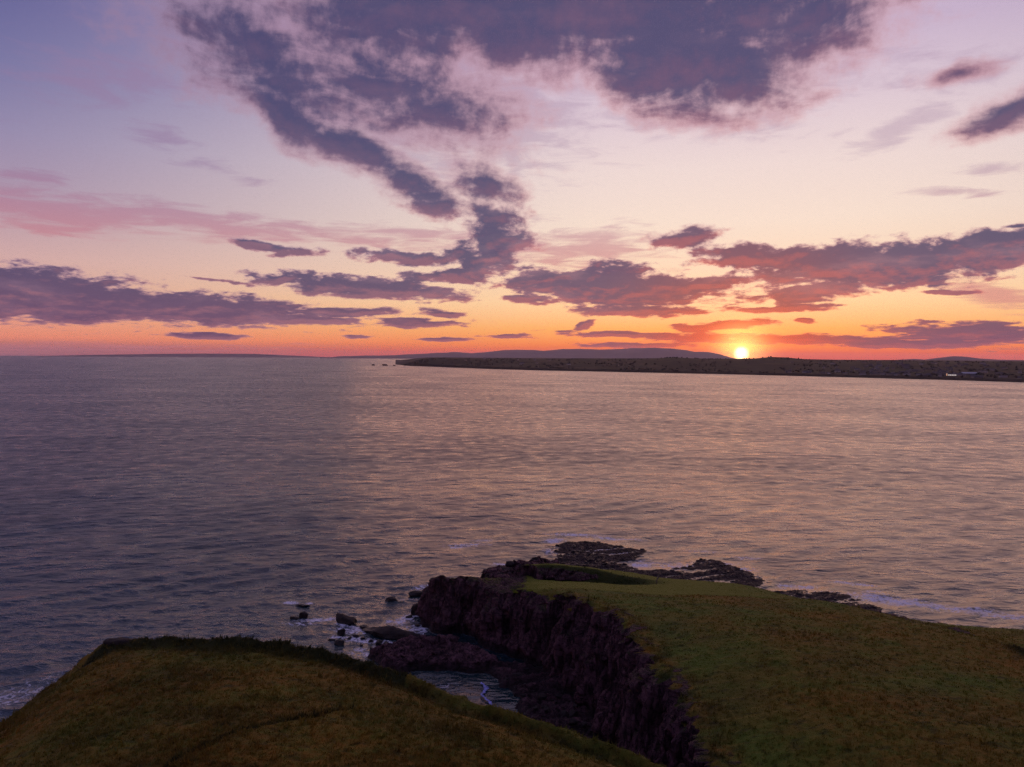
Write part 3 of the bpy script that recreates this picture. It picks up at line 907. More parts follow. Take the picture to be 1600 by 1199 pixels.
def sea_mesh():
    fine = np.radians(np.linspace(-42.0, 42.0, 950))
    rest = np.radians(np.linspace(42.0, 318.0, 42)[1:-1])
    ang_ = np.concatenate([fine, rest])
    t = np.linspace(EYE / 105.0, EYE / 44000.0, 620)
    r = np.concatenate([[20, 50, 75, 90], EYE / t])
    A, RR = np.meshgrid(ang_, r)
    x0, y0 = RR * np.sin(A), RR * np.cos(A)
    dr = np.gradient(r)[:, None] * np.ones_like(A)
    da = np.abs(RR) * np.gradient(np.concatenate([fine, rest]))[None, :]
    sp = np.maximum(np.minimum(dr, 60), np.abs(da) * 0.9)
    wr = np.random.default_rng(21)
    # short chop from all around the wind, longer wind waves, and a low swell crossing from the open sea
    N1, N2, N3 = 70, 46, 14
    lam = np.concatenate([np.exp(wr.uniform(np.log(1.3), np.log(3.6), N1)), np.exp(wr.uniform(np.log(3.2), np.log(8.0), N2)), wr.uniform(8.5, 13.0, N3)])
    th = np.concatenate([R(108) + wr.normal(0, 0.62, N1), R(114) + wr.normal(0, 0.34, N2), R(128) + wr.normal(0, 0.10, N3)])
    s = np.concatenate([0.0205 * wr.uniform(0.5, 1.4, N1), 0.0160 * wr.uniform(0.5, 1.4, N2), 0.0190 * wr.uniform(0.6, 1.3, N3)])
    N = N1 + N2 + N3
    ph = wr.uniform(0, 2 * np.pi, N)
    dx_, dy_, dz_ = np.zeros_like(x0), np.zeros_like(x0), np.zeros_like(x0)
    lost = np.zeros_like(x0)
    near_rows = r < 2500
    gust = 1.0 + 0.40 * fbm(x0 / 150.0 + y0 / 900.0, y0 / 220.0, 3.0, 5) + 0.15 * fbm(x0 / 1500.0, y0 / 2600.0, 8.0, 3)
    gust = np.clip(gust, 0.35, 1.7)
    for i in range(N):
        k = 2 * np.pi / lam[i]; a = s[i] / k
        fade = sstep(lam[i] / sp, 1.8, 3.6)
        lost += (1 - fade ** 2) * s[i] ** 2 / 2
        rows = fade.max(axis=1) > 0
        if not rows.any():
            continue
        sub = np.nonzero(rows)[0]; sl = slice(sub[0], sub[-1] + 1)
        kx, ky = k * math.cos(th[i]), k * math.sin(th[i])
        arg = kx * x0[sl] + ky * y0[sl] + ph[i]
        c_, s_ = np.cos(arg), np.sin(arg)
        amp = a * fade[sl] * gust[sl]
        dz_[sl] += amp * c_
        dx_[sl] -= amp * 0.8 * math.cos(th[i]) * s_
        dy_[sl] -= amp * 0.8 * math.sin(th[i]) * s_
    # shelter and shallows
    ix = (x0 - gx[0]) / STEP; iy = (y0 - gy[0]) / STEP
    inside = (ix > 0) & (ix < nx_ - 1) & (iy > 0) & (iy < ny_ - 1)
    hh = np.where(inside, H[np.clip(iy, 0, ny_ - 1).astype(int), np.clip(ix, 0, nx_ - 1).astype(int)], -2.6)
    calm = np.where(inside, sstep(hh, -2.3, 0.2), 0.0)
    pool = np.exp(-(((x0 + 6) / 13) ** 2 + ((y0 - 148) / 12) ** 2) ** 2)
    quiet = 1 - np.maximum(0.6 * calm, 0.75 * pool)
    dz_ *= quiet; dx_ *= quiet; dy_ *= quiet
    foam = np.zeros_like(x0)
    nearm = r < 420
    for (fx, fy, la, lb, turn, st) in FOAM:
        c, s2 = math.cos(R(turn)), math.sin(R(turn))
        ex = ((x0[nearm] - fx) * c + (y0[nearm] - fy) * s2) / la
        ey = (-(x0[nearm] - fx) * s2 + (y0[nearm] - fy) * c) / lb
        foam[nearm] = np.maximum(foam[nearm], st * np.exp(-(ex * ex + ey * ey) ** 1.2))
    rgh = np.sqrt(np.clip(1.25 * np.sqrt(lost) * np.clip(gust, 0.6, 1.4), 0, 1))
    rough = np.clip(np.maximum(0.10, 0.75 * rgh), 0.10, 0.40)
    V = np.stack([x0 + dx_, y0 + dy_, dz_], -1).reshape(-1, 3)
    nr, nc = x0.shape
    ids = np.arange(nr * nc).reshape(nr, nc)
    nxt = np.roll(ids, -1, axis=1)
    Q = np.stack([ids[:-1], ids[1:], nxt[1:], nxt[:-1]], -1).reshape(-1, 4)
    o = mesh_object("sea", V, Q, M_SEA, True, {"foam": foam, "slope_rough": rough, "gust": gust * quiet})
    return tag(o, "wind ruffled sea reaching out to the horizon under the sunset", "sea", None, "structure")
sea_mesh()

# ------------------------------------------------------------------ rocks standing in the water
def ico(sub):
    import bmesh
    bm = bmesh.new()
    bmesh.ops.create_icosphere(bm, subdivisions=sub, radius=1.0)
    v = np.array([p.co[:] for p in bm.verts]); f = np.array([[q.index for q in p.verts] for p in bm.faces])
    bm.free()
    return v, f
ICO4, ICO3 = ico(5), ico(4)
ICO2 = ico(3)

def rock_thing(name, x, y, z, sx, sy, sz, turn, seed, label, group, tilt=0.0, fine=False):
    v, f = ICO4 if fine else (ICO3 if max(sx, sy) > 1.4 else ICO2)
    rr_ = np.random.default_rng(int(seed * 10))
    P = v.copy() * 1.25
    for k in range(18):                                        # split along flat joints
        n = rr_.normal(size=3); n[2] *= 0.7; n /= np.linalg.norm(n)
        if k < 3:
            n = np.array([0.15 * rr_.normal(), 0.15 * rr_.normal(), 1.0]); n /= np.linalg.norm(n)
        d = np.clip(P @ n - rr_.uniform(0.62, 0.95), 0, None)
        P = P - d[:, None] * n
    P = P * np.array([sx, sy, sz])
    sc = 1.0 / max(0.5, (sx * sy * sz) ** 0.333)
    rd = fbm(P[:, 0] * sc * 1.3 + seed, P[:, 1] * sc * 1.3 + 3, P[:, 2] * sc * 1.3, 4, 0.55)
    fnz = fbm(P[:, 0] * 1.6 + seed, P[:, 1] * 1.6, P[:, 2] * 1.6, 3, 0.5, ridged=True)
    nrm = v / np.linalg.norm(v, axis=1)[:, None]
    P = P + nrm * ((0.30 * rd + 0.05 * fnz) / sc)[:, None] * np.array([1, 1, 0.6])
    if tilt:
        P[:, 2] += P[:, 0] * math.tan(R(tilt))
    o = mesh_object(name, P, f, M_ROCK, True)
    o.location = (x, y, z); o.rotation_euler = (0, 0, R(turn))
    return tag(o, label, "rock", group)

def ground(x, y):
    fx, fy = (x - gx[0]) / STEP, (y - gy[0]) / STEP
    i, j = int(fy), int(fx)
    a, b = fy - i, fx - j
    return float((VZ[i, j] * (1 - b) + VZ[i, j + 1] * b) * (1 - a) + (VZ[i + 1, j] * (1 - b) + VZ[i + 1, j + 1] * b) * a)

rock_thing("sea_rock", -29.0, 181.4, 0.5, 8.2, 2.5, 1.9, -21, 3.0, "largest long flat topped slab of rock in the water off the gully mouth", "rocks off the gully mouth", 0, True)
rock_thing("sea_rock", -43.0, 191.0, 0.4, 4.2, 1.7, 1.7, -30, 9.0, "tilted wedge of rock standing just left of the long slab", "rocks off the gully mouth", -9)
rock_thing("sea_rock", -37.6, 187.2, 0.1, 2.0, 0.9, 0.6, -25, 15.0, "small low rock between the tilted wedge and the long slab", "rocks off the gully mouth")
rock_thing("sea_rock", -34.2, 208.0, 0.2, 2.2, 1.2, 1.1, -5, 21.0, "dark low rock alone in open water left of the promontory", "rocks off the gully mouth")
rock_thing("sea_rock", -31.6, 207.2, 0.0, 1.1, 0.6, 0.45, 5, 24.0, "tiny awash rock beside the lone dark rock near the promontory", "rocks off the gully mouth")
rock_thing("sea_rock", -27.0, 213.5, 0.3, 3.8, 1.6, 1.3, -8, 27.0, "low rock reaching out from the end of the promontory", "rocks off the gully mouth")
rock_thing("sea_rock", -55.6, 195.0, 0.3, 1.5, 1.2, 1.6, 10, 33.0, "upright dark knob of rock with foam swirling in front", "rocks off the gully mouth")
rock_thing("sea_rock", -57.6, 194.0, 0.0, 1.6, 0.9, 0.7, 0, 39.0, "low companion rock against the upright dark knob", "rocks off the gully mouth")
rock_thing("sea_rock", -58.6, 203.6, 0.05, 2.3, 0.8, 0.6, -12, 45.0, "farthest left awash rock ringed with white foam", "rocks off the gully mouth")
rock_thing("sea_rock", -42.6, 182.6, 0.4, 0.9, 0.9, 1.5, 0, 51.0, "small pointed rock standing in front of the tilted wedge", "rocks off the gully mouth")
rock_thing("sea_rock", -41.6, 176.6, 0.2, 1.2, 0.9, 0.9, 0, 57.0, "rounded rock nearest the turf edge below the pointed rock", "rocks off the gully mouth")
rock_thing("sea_rock", -43.9, 178.6, 0.1, 1.2, 0.6, 0.5, -10, 63.0, "small flat rock left of the rounded rock near the turf edge", "rocks off the gully mouth")
rock_thing("sea_rock", -27.3, 194.5, 0.2, 0.9, 0.8, 0.8, 0, 69.0, "small rock in the channel between long slab and promontory", "rocks off the gully mouth")
rock_thing("sea_rock", -25.6, 197.6, 0.9, 1.9, 1.7, 2.6, 20, 75.0, "tall block of rock leaning on the foot of the promontory", "rocks off the gully mouth")
rock_thing("sea_rock", -24.2, 189.0, 0.0, 0.7, 0.5, 0.5, 20, 81.0, "tiny rock at the right end of the channel by the promontory", "rocks off the gully mouth")
rock_thing("outcrop", -62.5, 116.2, ground(-62.5, 116.2) - 0.5, 3.2, 1.9, 1.5, 15, 300.0, "reddish rock outcrop breaking the turf at the highest left corner of the near field", None)
for k, (x, y, s) in enumerate([(-38.4, 181.2, .8), (-36.6, 179.9, .6), (-39.8, 180.2, .5), (-34.4, 178.0, .7), (-32.0, 177.2, 1.1), (-30.2, 176.4, .8), (-28.4, 175.6, .6), (-33.4, 173.8, .5), (-36.0, 175.6, .45)]):
    rock_thing("sea_rock", x, y, 0.1, 1.25 * s, 0.8 * s, 0.8 * s, 17 * k, 90.0 + 7 * k, "small black rock in the white wash in front of the long slab", "small rocks in the wash")

# loose boulders: on the shelf at the tip, along the east shore, and on the floor of the gully
def scatter(n, cx, cy, rx, ry, smin, smax, label, group, seed, zmin=-0.6, zmax=3.2):
    r_ = random.Random(seed); made = 0; tries = 0; src = []
    while made < n and tries < n * 60:
        tries += 1
        a, b = r_.uniform(-1, 1), r_.uniform(-1, 1)
        if a * a + b * b > 1:
            continue
        x, y = cx + a * rx, cy + b * ry
        z = ground(x, y)
        if not zmin < z < zmax:
            continue
        s = smin + (smax - smin) * r_.random() ** 2
        if len(src) < 6:
            o = rock_thing("boulder", 0, 0, 0, 1.0, 0.75, 0.6, 0, seed + 11.0 * len(src), label, group)
            src.append(o)
        else:
            o = src[made % 6].copy(); COL.objects.link(o)
        o.location = (x, y, z + 0.15 * s); o.scale = (s, s, s * r_.uniform(0.7, 1.1)); o.rotation_euler = (0, 0, r_.uniform(0, 6.28))
        made += 1

scatter(70, 30, 258, 24, 20, 0.3, 1.1, "black boulder on the broad rock shelf beyond the tip of the headland", "boulders on the tip shelf", 5)
scatter(55, 65, 239, 20, 15, 0.3, 1.0, "black boulder on the rock shelf right of the tip of the headland", "boulders on the second shelf", 6)
scatter(45, 94, 211, 18, 11, 0.25, 0.9, "black boulder on the low shore below the right hand field", "boulders on the east shore", 7)
scatter(40, 3, 223, 13, 14, 0.8, 2.4, "dark boulder in the jagged rocks behind the promontory", "boulders behind the promontory", 8, 0.5, 6.0)
scatter(60, 6, 142, 11, 24, 0.3, 1.3, "dark boulder on the shaded floor of the gully", "boulders on the gully floor", 9, -0.2, 4.0)


# ------------------------------------------------------------------ foam washing up the beach at the gully head
def foam_ribbon(path, width):
    pts = []
    P = np.asarray(path)
    n = 200
    t = np.linspace(0, len(P) - 1, n)
    cx, cy = np.interp(t, range(len(P)), P[:, 0]), np.interp(t, range(len(P)), P[:, 1])
    cz = np.interp(t, range(len(P)), P[:, 2])
    ww = np.interp(t, range(len(width)), width)
    tx, ty = np.gradient(cx), np.gradient(cy)
    L = np.hypot(tx, ty); nx0, ny0 = -ty / L, tx / L
    m = 25
    V = []
    for j in range(m):
        a = (j / (m - 1) - 0.5) * 2
        off = a * ww * (1 + 0.5 * fbm(t * 3.0, np.full(n, a * 2), 4.0, 3)) + 0.25 * perlin(t * 4, np.full(n, 2.0), 1.0)
        V.append(np.stack([cx + nx0 * off, cy + ny0 * off, cz + 0.16 * (1 - a * a) + 0.10 * fbm(cx * 1.5, cy * 1.5, a, 3) - 0.06], -1))
    V = np.concatenate(V)
    ids = np.arange(m * n).reshape(m, n)
    Q = np.stack([ids[:-1, :-1], ids[:-1, 1:], ids[1:, 1:], ids[1:, :-1]], -1).reshape(-1, 4)
    # holes where the foam has broken
    cen = V[Q].mean(axis=1)
    rim_ = np.repeat(np.abs(np.linspace(-1, 1, m - 1)), n - 1)
    hole = fbm(cen[:, 0] * 1.6, cen[:, 1] * 1.6, 2.0, 4, 0.65) > 0.22 - 0.70 * rim_ ** 2
    mt = plain("sea_foam", (0.24, 0.26, 0.60), 0.7, vary=0.25, scale=2.0)  # white foam, with the blue sky's light put into its colour
    o = mesh_object("foam", V, Q[~hole], mt, True)
    return tag(o, "narrow pale blue streak of foam in the dark pool of the gully", "foam", None, "stuff")
foam_ribbon([(-6.3, 155.2, 0.30), (-5.0, 152.6, 0.30), (-5.9, 149.4, 0.30), (-3.9, 145.9, 0.32), (-2.9, 142.6, 0.40), (-2.7, 139.8, 0.42)], [0.35, 0.75, 0.4, 0.55, 0.5, 0.25])

# ------------------------------------------------------------------ fence over the neck of the headland
def ground(x, y):
    fx, fy = (x - gx[0]) / STEP, (y - gy[0]) / STEP
    i, j = int(fy), int(fx)
    a, b = fy - i, fx - j
    return float((VZ[i, j] * (1 - b) + VZ[i, j + 1] * b) * (1 - a) + (VZ[i + 1, j] * (1 - b) + VZ[i + 1, j + 1] * b) * a)

def tube(p, q, rad, sides=6):
    p, q = np.asarray(p, float), np.asarray(q, float)
    d = (q - p) / np.linalg.norm(q - p)
    e = np.cross(d, (0, 0, 1) if abs(d[2]) < 0.9 else (1, 0, 0)); e /= np.linalg.norm(e)
    h = np.cross(d, e)
    a = np.linspace(0, 2 * np.pi, sides, endpoint=False)
    ring = np.cos(a)[:, None] * e + np.sin(a)[:, None] * h
    V = np.concatenate([p + rad * ring, q + rad * ring, [p, q]])
    i = np.arange(sides); k = (i + 1) % sides
    quad = np.stack([i, k, k + sides, i + sides], -1)
    tri = np.concatenate([np.stack([k, i, np.full(sides, 2 * sides)], -1), np.stack([i + sides, k + sides, np.full(sides, 2 * sides + 1)], -1)])
    return V, quad, tri

M_POST = plain("weathered_wood", (0.075, 0.062, 0.050), 0.9, vary=0.3, scale=4.0)
M_WIRE = plain("fence_wire", (0.12, 0.12, 0.12), 0.5)
fence = bpy.data.objects.new("wire_fence", None)
fence.location = (42, 196, ground(42, 196)); COL.objects.link(fence)
tag(fence, "short run of wire fence posts crossing the turf east of the dark bank", "fence")
fp = [(38.0 + 0.75 * k, 190.0 + 3.1 * k) for k in range(7)]
tops = []
for k, (x, y) in enumerate(fp):
    z = ground(x, y); h = 1.25 + 0.15 * ((k * 7) % 3)
    lean = 0.08 * ((k * 5) % 4 - 1.5)
    V, qd, tr = tube((x, y, z - 0.3), (x + lean, y, z + h), 0.075)
    o = mesh_object("post", V - np.array(fence.location), [qd, tr], M_POST, False, parent=fence)
    tops.append((x + lean, y, z))
for hh in (0.45, 0.8, 1.1):
    Vs, Qs, n0 = [], [], 0
    for a, b in zip(tops[:-1], tops[1:]):
        V, qd, tr = tube((a[0], a[1], a[2] + hh), (b[0], b[1], b[2] + hh), 0.012, 4)
        Vs.append(V); Qs.append(qd + n0); n0 += len(V)
    mesh_object("wire", np.concatenate(Vs) - np.array(fence.location), np.concatenate(Qs), M_WIRE, False, parent=fence)

# ------------------------------------------------------------------ the far shore
def pol(az_deg, r):
    return r * math.sin(R(az_deg)), r * math.cos(R(az_deg))

def far_strip(name, az_pts, shore, crest_r, crest_z, back_r, back_z, low, mat, label, bumps=0.0, cliff=0.10, n_az=520, n_r=90, kind_cat="land", spit=None):
    a = np.linspace(az_pts[0], az_pts[-1], n_az)
    s = np.linspace(0, 1, n_r) ** 1.6
    sh, cr, cz, br, bz = (np.interp(a, az_pts, v) for v in (shore, crest_r, crest_z, back_r, back_z))
    sh = sh * (1 + 0.006 * fbm(a * 2.2, a * 0 + 1, 0.0, 5))
    rr = sh[None, :] + (br - sh)[None, :] * s[:, None]
    AZ = np.radians(a)[None, :] * np.ones_like(rr)
    x, y = rr * np.sin(AZ), rr * np.cos(AZ)
    up = np.clip((rr - sh) / (cr - sh), 0, 1)
    dn = np.clip((rr - cr) / (br - cr), 0, 1)
    body = np.where(rr < cr, low + (cz - low) * sstep(up, 0, 1) , cz + (bz - cz) * sstep(dn, 0, 1))
    c = sstep((rr - sh) / 60.0, -0.05, 1.0) if cliff else 1.0
    z = -2.0 + (body + 2.0) * c
    ends = sstep(a, az_pts[0], az_pts[0] + (az_pts[-1] - az_pts[0]) * 0.045)[None, :]
    z = -2.0 + (z + 2.0) * (0.12 + 0.88 * ends)
    z = z + c * bumps * (fbm(x / 420, y / 420, 2.0, 5) * 1.0 + 0.35 * np.clip(fbm(x / 60, y / 60, 6.0, 3), 0, 1))
    ids = np.arange(n_r * n_az).reshape(n_r, n_az)
    Q = np.stack([ids[:-1, :-1], ids[:-1, 1:], ids[1:, 1:], ids[1:, :-1]], -1).reshape(-1, 4)
    o = mesh_object(name, np.stack([x, y, z], -1).reshape(-1, 3), Q, mat, True)
    tag(o, label, kind_cat, None, "structure")
    return a, rr.T, x.T, y.T, z.T

COAST0 = [-9.0, -7.93, -4.98, -1.5, 2.48, 9.85, 11.29, 12.25, 13.43, 14.6, 16.91, 18.26, 19.38, 20.48, 21.78, 23.48, 27.53, 29.46, 31.31, 34.8, 40.99, 46.2]
COAST1 = [6267, 5462, 4797, 4204, 3836, 3526, 3472, 3439, 3399, 3362, 3296, 3245, 3206, 3170, 3129, 3081, 2967, 2921, 2861, 2761, 2577, 2461]
COAST2 = [6667, 5862, 5600, 5600, 5600, 5000, 5100, 5200, 5200, 5100, 5000, 5100, 5200, 5200, 5200, 5000, 4800, 4800, 4800, 4800, 4800, 4800]
COAST3 = [49.6, 52.1, 56.3, 54.4, 53.4, 58.7, 64.7, 74.5, 68.2, 62.0, 61.3, 68.2, 80.0, 76.4, 61.8, 56.0, 56.6, 55.8, 55.8, 54.1, 55.8, 60.8]
MOUNT0 = [-14.62, -13.22, -11.79, -9.87, -7.93, -5.97, -4.48, -3.25, -2.0, -0.51, 1.48, 2.47, 3.96, 5.2, 6.92, 8.39, 10.32, 12.24, 13.42, 13.89, 14.83, 15.76, 16.68, 17.59, 20.49]
MOUNT1 = [13.3, 52.5, 78.7, 91.8, 131.1, 183.4, 222.7, 183.4, 227.1, 296.9, 314.4, 283.8, 340.5, 353.6, 336.2, 358.0, 410.4, 375.4, 314.4, 270.7, 275.1, 192.2, 70.0, -2, -2]
KNOLL0 = [25.13, 26.74, 28.11, 28.69, 29.26, 30.01, 30.93, 31.66, 32.38, 33.43, 34.8, 38.02, 43.7]
KNOLL1 = [36.0, 43.8, 67.4, 77.9, 64.8, 96.2, 127.6, 117.1, 88.3, 70.0, 64.8, 70.0, 90.9]
CAPE0 = [-33.45, -32.04, -30.22, -25.55, -22.65, -19.18, -16.01, -14.16, -12.51]
CAPE1 = [1.9, 22.9, 54.3, 111.9, 132.8, 132.8, 64.8, 22.9, -2]
n_ = len(COAST0)
fa, fr, fx_, fy_, fz_ = far_strip("land", COAST0, COAST1, COAST2, COAST3, [c + 7000 for c in COAST2], COAST3,
                                  np.interp(np.linspace(COAST0[0], COAST0[-1], 520), [-9, -5, 2, 20, 40], [20, 15, 11, 9, 9])[None, :], M_FAR,
                                  "long dark strip of low fields and woods on the far shore under the sun", 3.0)
n_ = len(MOUNT0)
far_strip("mountains", MOUNT0, [22500] * n_, [25000] * n_, MOUNT1, [28000] * n_, [c * 0.6 for c in MOUNT1], 4.0, M_HILL,
          "purple mountain ridge far behind the dark shore left of the sun", 26.0, cliff=0, n_az=300, n_r=40, kind_cat="mountains")
n_ = len(KNOLL0)
far_strip("hill", KNOLL0, [13500] * n_, [15000] * n_, KNOLL1, [17000] * n_, [c * 0.5 for c in KNOLL1], 2.0, M_HILL,
          "single low rounded hill far behind the town on the right", 3.0, cliff=0, n_az=300, n_r=40, kind_cat="hill")
n_ = len(CAPE0)
far_strip("hills", CAPE0, [28500] * n_, [30000] * n_, CAPE1, [32000] * n_, [c * 0.5 for c in CAPE1], 2.0, M_HILL,
          "thin blue cape lying on the horizon at the far left", 4.0, cliff=0, n_az=300, n_r=40, kind_cat="hills")
HAZE_TOP = 380.0

def far_ground(az_d, r):
    i = int(np.clip(np.searchsorted(fa, az_d), 1, len(fa) - 1))
    return float(np.interp(r, fr[i], fz_[i]))

# sea stacks off the western point of the far shore
for k, (az_d, r, hl, hw, hh) in enumerate([(-10.68, 5650, 19, 11, 12), (-9.78, 5600, 24, 12, 13), (-9.12, 5350, 12, 8, 6)]):
    x, y = pol(az_d, r)
    o = rock_thing("sea_stack", x, y, 1.0, hl, hw, hh, 5 * k, 140.0 + 9 * k,
                   ["outermost small dark stack off the tip of the far shore", "broader dark stack nearer the tip of the far shore", "low reef rock just below the tip of the far shore"][k], "stacks off the far point")

# woods and hedges of the far shore: too many to count
def woods(n):
    r_ = np.random.default_rng(77)
    v8 = np.array([(1, 0, 0), (0.3, 0.95, 0), (-0.8, 0.6, 0), (-0.8, -0.6, 0), (0.3, -0.95, 0), (0.1, 0, 1.0), (0, 0, -0.6)])
    f8 = np.array([(0, 1, 5), (1, 2, 5), (2, 3, 5), (3, 4, 5), (4, 0, 5), (1, 0, 6), (2, 1, 6), (3, 2, 6), (4, 3, 6), (0, 4, 6)])
    V, F_, k = [], [], 0
    while k < n:
        a = r_.uniform(-8.5, 38)
        i = int(np.clip(np.searchsorted(fa, a), 1, len(fa) - 1))
        r = fr[i, 0] + 60 + (5600 - fr[i, 0]) * r_.random() ** 1.3
        x, y = pol(a, r)
        m = float(fbm(np.array([x / 260.0]), np.array([y / 520.0]), 3.0, 3)[0])
        if m < 0.06 and r_.random() > 0.10:
            continue
        s = r_.uniform(3, 6)
        z = far_ground(a, r)
        j = v8 * np.array([s * r_.uniform(0.9, 1.9), s, s * r_.uniform(0.8, 1.3)]) * r_.uniform(0.75, 1.25, (7, 1)) + np.array([x, y, z + s * 0.4])
        V.append(j); F_.append(f8 + 7 * k); k += 1
    o = mesh_object("woods", np.concatenate(V), np.concatenate(F_), plain("far_woods", (0.010, 0.011, 0.006), 0.95, vary=0.3, scale=0.02), True)
    tag(o, "dark hedges and woods spread over the far shore", "woods", None, "stuff")
woods(1100)

M_WALLS = [plain("pale_render", (0.30, 0.28, 0.28), 0.9), plain("cream_render", (0.22, 0.19, 0.16), 0.9), plain("grey_render", (0.11, 0.10, 0.11), 0.9)]
M_SLATE = plain("slate_roof", (0.060, 0.058, 0.066), 0.8)
M_METAL = plain("pale_sheet_roof", (0.36, 0.39, 0.45), 0.5)
M_LIT = plain("lit_glass", (0.8, 0.8, 0.8), 0.5, emit=((1.0, 0.90, 0.78), 0.9))
M_LAMP = plain("orange_lit_glass", (0.8, 0.6, 0.4), 0.5, emit=((1.0, 0.55, 0.25), 0.8))
BOX_F = np.array([(3, 2, 1, 0), (4, 5, 6, 7), (0, 1, 5, 4), (1, 2, 6, 5), (2, 3, 7, 6), (3, 0, 4, 7)])
def box(x0, x1, y0, y1, z0, z1):
    return np.array([(x0, y0, z0), (x1, y0, z0), (x1, y1, z0), (x0, y1, z0), (x0, y0, z1), (x1, y0, z1), (x1, y1, z1), (x0, y1, z1)], float)
def gable(x0, x1, y0, y1, z0, z1, over=0.4):
    ym_ = (y0 + y1) / 2
    V = np.array([(x0 - over, y0 - over, z0), (x1 + over, y0 - over, z0), (x1 + over, y1 + over, z0), (x0 - over, y1 + over, z0), (x0 - over, ym_, z1), (x1 + over, ym_, z1)], float)
    return V, [np.array([(0, 1, 5, 4), (2, 3, 4, 5), (3, 2, 1, 0)]), np.array([(0, 4, 3), (1, 2, 5)])]

house_mesh = []
for k, (wd, dp, ht, rf) in enumerate([(11, 8, 4.6, 3.2), (15, 8, 5.2, 3.4), (9, 8, 5.6, 3.0), (24, 8, 5.0, 3.2)]):
    bv_ = box(-wd / 2, wd / 2, -dp / 2, dp / 2, -3, ht)
    gv, gf = gable(-wd / 2, wd / 2, -dp / 2, dp / 2, ht + 0.02, ht + rf)
    cv = box(wd / 2 - 1.6, wd / 2 - 0.7, -0.5, 0.5, ht + rf - 1.4, ht + rf + 1.1)
    for mi, mw_ in enumerate(M_WALLS):
        o = mesh_object("house", np.concatenate([bv_, gv, cv]), [np.concatenate([BOX_F, gf[0] + 8, BOX_F + 14]), gf[1] + 8], mw_, False)
        o.data.materials.append(M_SLATE)
        for f in list(range(6, 9)) + [15, 16]:
            o.data.polygons[f].material_index = 1
        house_mesh.append(o.data)
        bpy.data.objects.remove(o)
def house(az_d, r, label, group, k):
    o = bpy.data.objects.new("house", house_mesh[k])
    COL.objects.link(o)
    x, y = pol(az_d, r)
    o.location = (x, y, far_ground(az_d, r))
    o.rotation_euler = (0, 0, R(-az_d + random.uniform(-35, 35)))
    return tag(o, label, "house", group)
r_h = random.Random(12)
for k in range(130):
    az_d = min(34.6, max(20.5, r_h.gauss(29.0, 3.6)))
    i = int(np.searchsorted(fa, az_d))
    r = fr[i, 0] + 90 + (4300 - fr[i, 0]) * r_h.random() ** 1.5
    house(az_d, r, "small gabled house in the dark town on the far right shore", "houses of the town on the far shore", r_h.choice([0, 0, 1, 1, 2, 2, 3, 4, 5, 7, 8, 9, 10, 11]))
for k in range(11):
    az_d = r_h.uniform(-5.6, 4.5)
    i = int(np.searchsorted(fa, az_d))
    house(az_d, fr[i, 0] + r_h.uniform(500, 1500), "pale farmhouse in the fields of the far shore left of the sun", "farmhouses on the far shore", r_h.choice([0, 1, 3, 4, 9]))

def building(name, az_d, r, label, cat):
    x, y = pol(az_d, r)
    o = bpy.data.objects.new(name, None); COL.objects.link(o)
    o.location = (x, y, far_ground(az_d, r)); o.rotation_euler = (0, 0, R(-az_d))
    return tag(o, label, cat)
ch = building("church", 28.19, 3900, "church with a pointed spire breaking the skyline above the town", "church")
mesh_object("nave", box(-14, 14, -6, 6, -3, 9), BOX_F, M_WALLS[2], False, parent=ch)
gv, gf = gable(-14, 14, -6, 6, 9.02, 15); mesh_object("roof", gv, gf, M_SLATE, False, parent=ch)
mesh_object("tower", box(-21, -14.02, -3.6, 3.6, -3, 20), BOX_F, M_WALLS[2], False, parent=ch)
sv_ = np.array([(-21, -3.6, 20.02), (-14, -3.6, 20.02), (-14, 3.6, 20.02), (-21, 3.6, 20.02), (-17.5, 0, 40)], float)
mesh_object("spire", sv_, [np.array([(3, 2, 1, 0)]), np.array([(0, 1, 4), (1, 2, 4), (2, 3, 4), (3, 0, 4)])], M_SLATE, False, parent=ch)
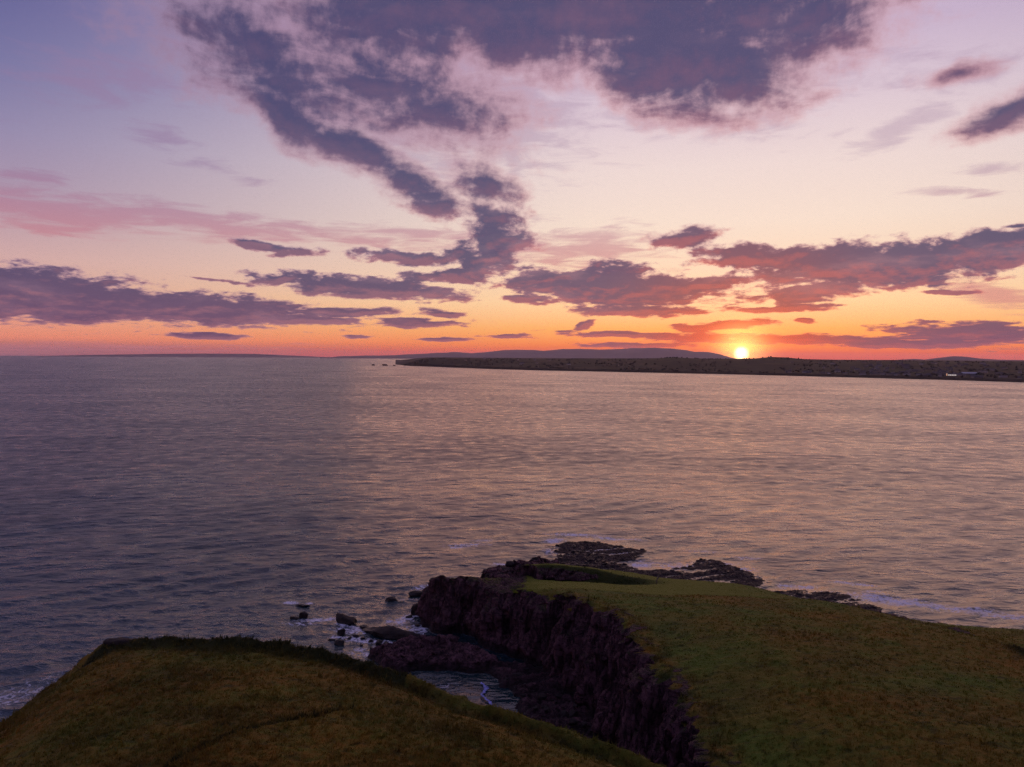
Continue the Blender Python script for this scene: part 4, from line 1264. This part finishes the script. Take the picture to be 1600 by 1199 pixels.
qb = building("quay_building", 30.89, 3088, "white waterfront building with brightly lit windows at the edge of the far shore", "building")
mesh_object("wall", box(-14, 14, -6, 6, -2, 5.5), BOX_F, M_WALLS[0], False, parent=qb)
gv, gf = gable(-14, 14, -6, 6, 5.52, 8.6); mesh_object("roof", gv, gf, M_SLATE, False, parent=qb)
mesh_object("tower", box(-20, -14.02, -4, 4, -2, 9), BOX_F, M_WALLS[0], False, parent=qb)
for k in range(5):
    mesh_object("window", box(-12.5 + 5.2 * k, -8.7 + 5.2 * k, -6.12, -6.004, 1.4, 3.8), BOX_F, M_LIT, False, parent=qb)
for k in range(2):
    mesh_object("window", box(-18.6 + 0.1 * k, -15.6, -4.12, -4.004, 0.8 + 4 * k, 3.8 + 4 * k), BOX_F, M_LAMP, False, parent=qb)
wh = building("warehouse", 31.84, 3209, "long low shed with a pale sheet roof right of the lit waterfront building", "shed")
mesh_object("wall", box(-24, 24, -9, 9, -2, 5), BOX_F, M_WALLS[2], False, parent=wh)
gv, gf = gable(-24, 24, -9, 9, 5.02, 9.4); mesh_object("roof", gv, gf, M_METAL, False, parent=wh)



# ------------------------------------------------------------------ air
E = 47000.0
hv = np.array([(sx * E, sy * E, z) for z in (-4.0, HAZE_TOP) for sx, sy in ((-1, -1), (1, -1), (1, 1), (-1, 1))])
hq = np.array([(3, 2, 1, 0), (4, 5, 6, 7), (0, 1, 5, 4), (1, 2, 6, 5), (2, 3, 7, 6), (3, 0, 4, 7)])
m_h = bpy.data.materials.new("sea_air"); m_h.use_nodes = True
m_h.node_tree.nodes.clear()
pv = m_h.node_tree.nodes.new('ShaderNodeVolumePrincipled')
pv.inputs['Color'].default_value = (0.97, 0.86, 0.97, 1)
pv.inputs['Density'].default_value = 1.5e-5
pv.inputs['Anisotropy'].default_value = 0.55
mo = m_h.node_tree.nodes.new('ShaderNodeOutputMaterial')
m_h.node_tree.links.new(pv.outputs[0], mo.inputs['Volume'])
haze = mesh_object("haze", hv, hq, m_h, False)
tag(haze, "thin evening haze lying over sea and land", "haze", None, "stuff")
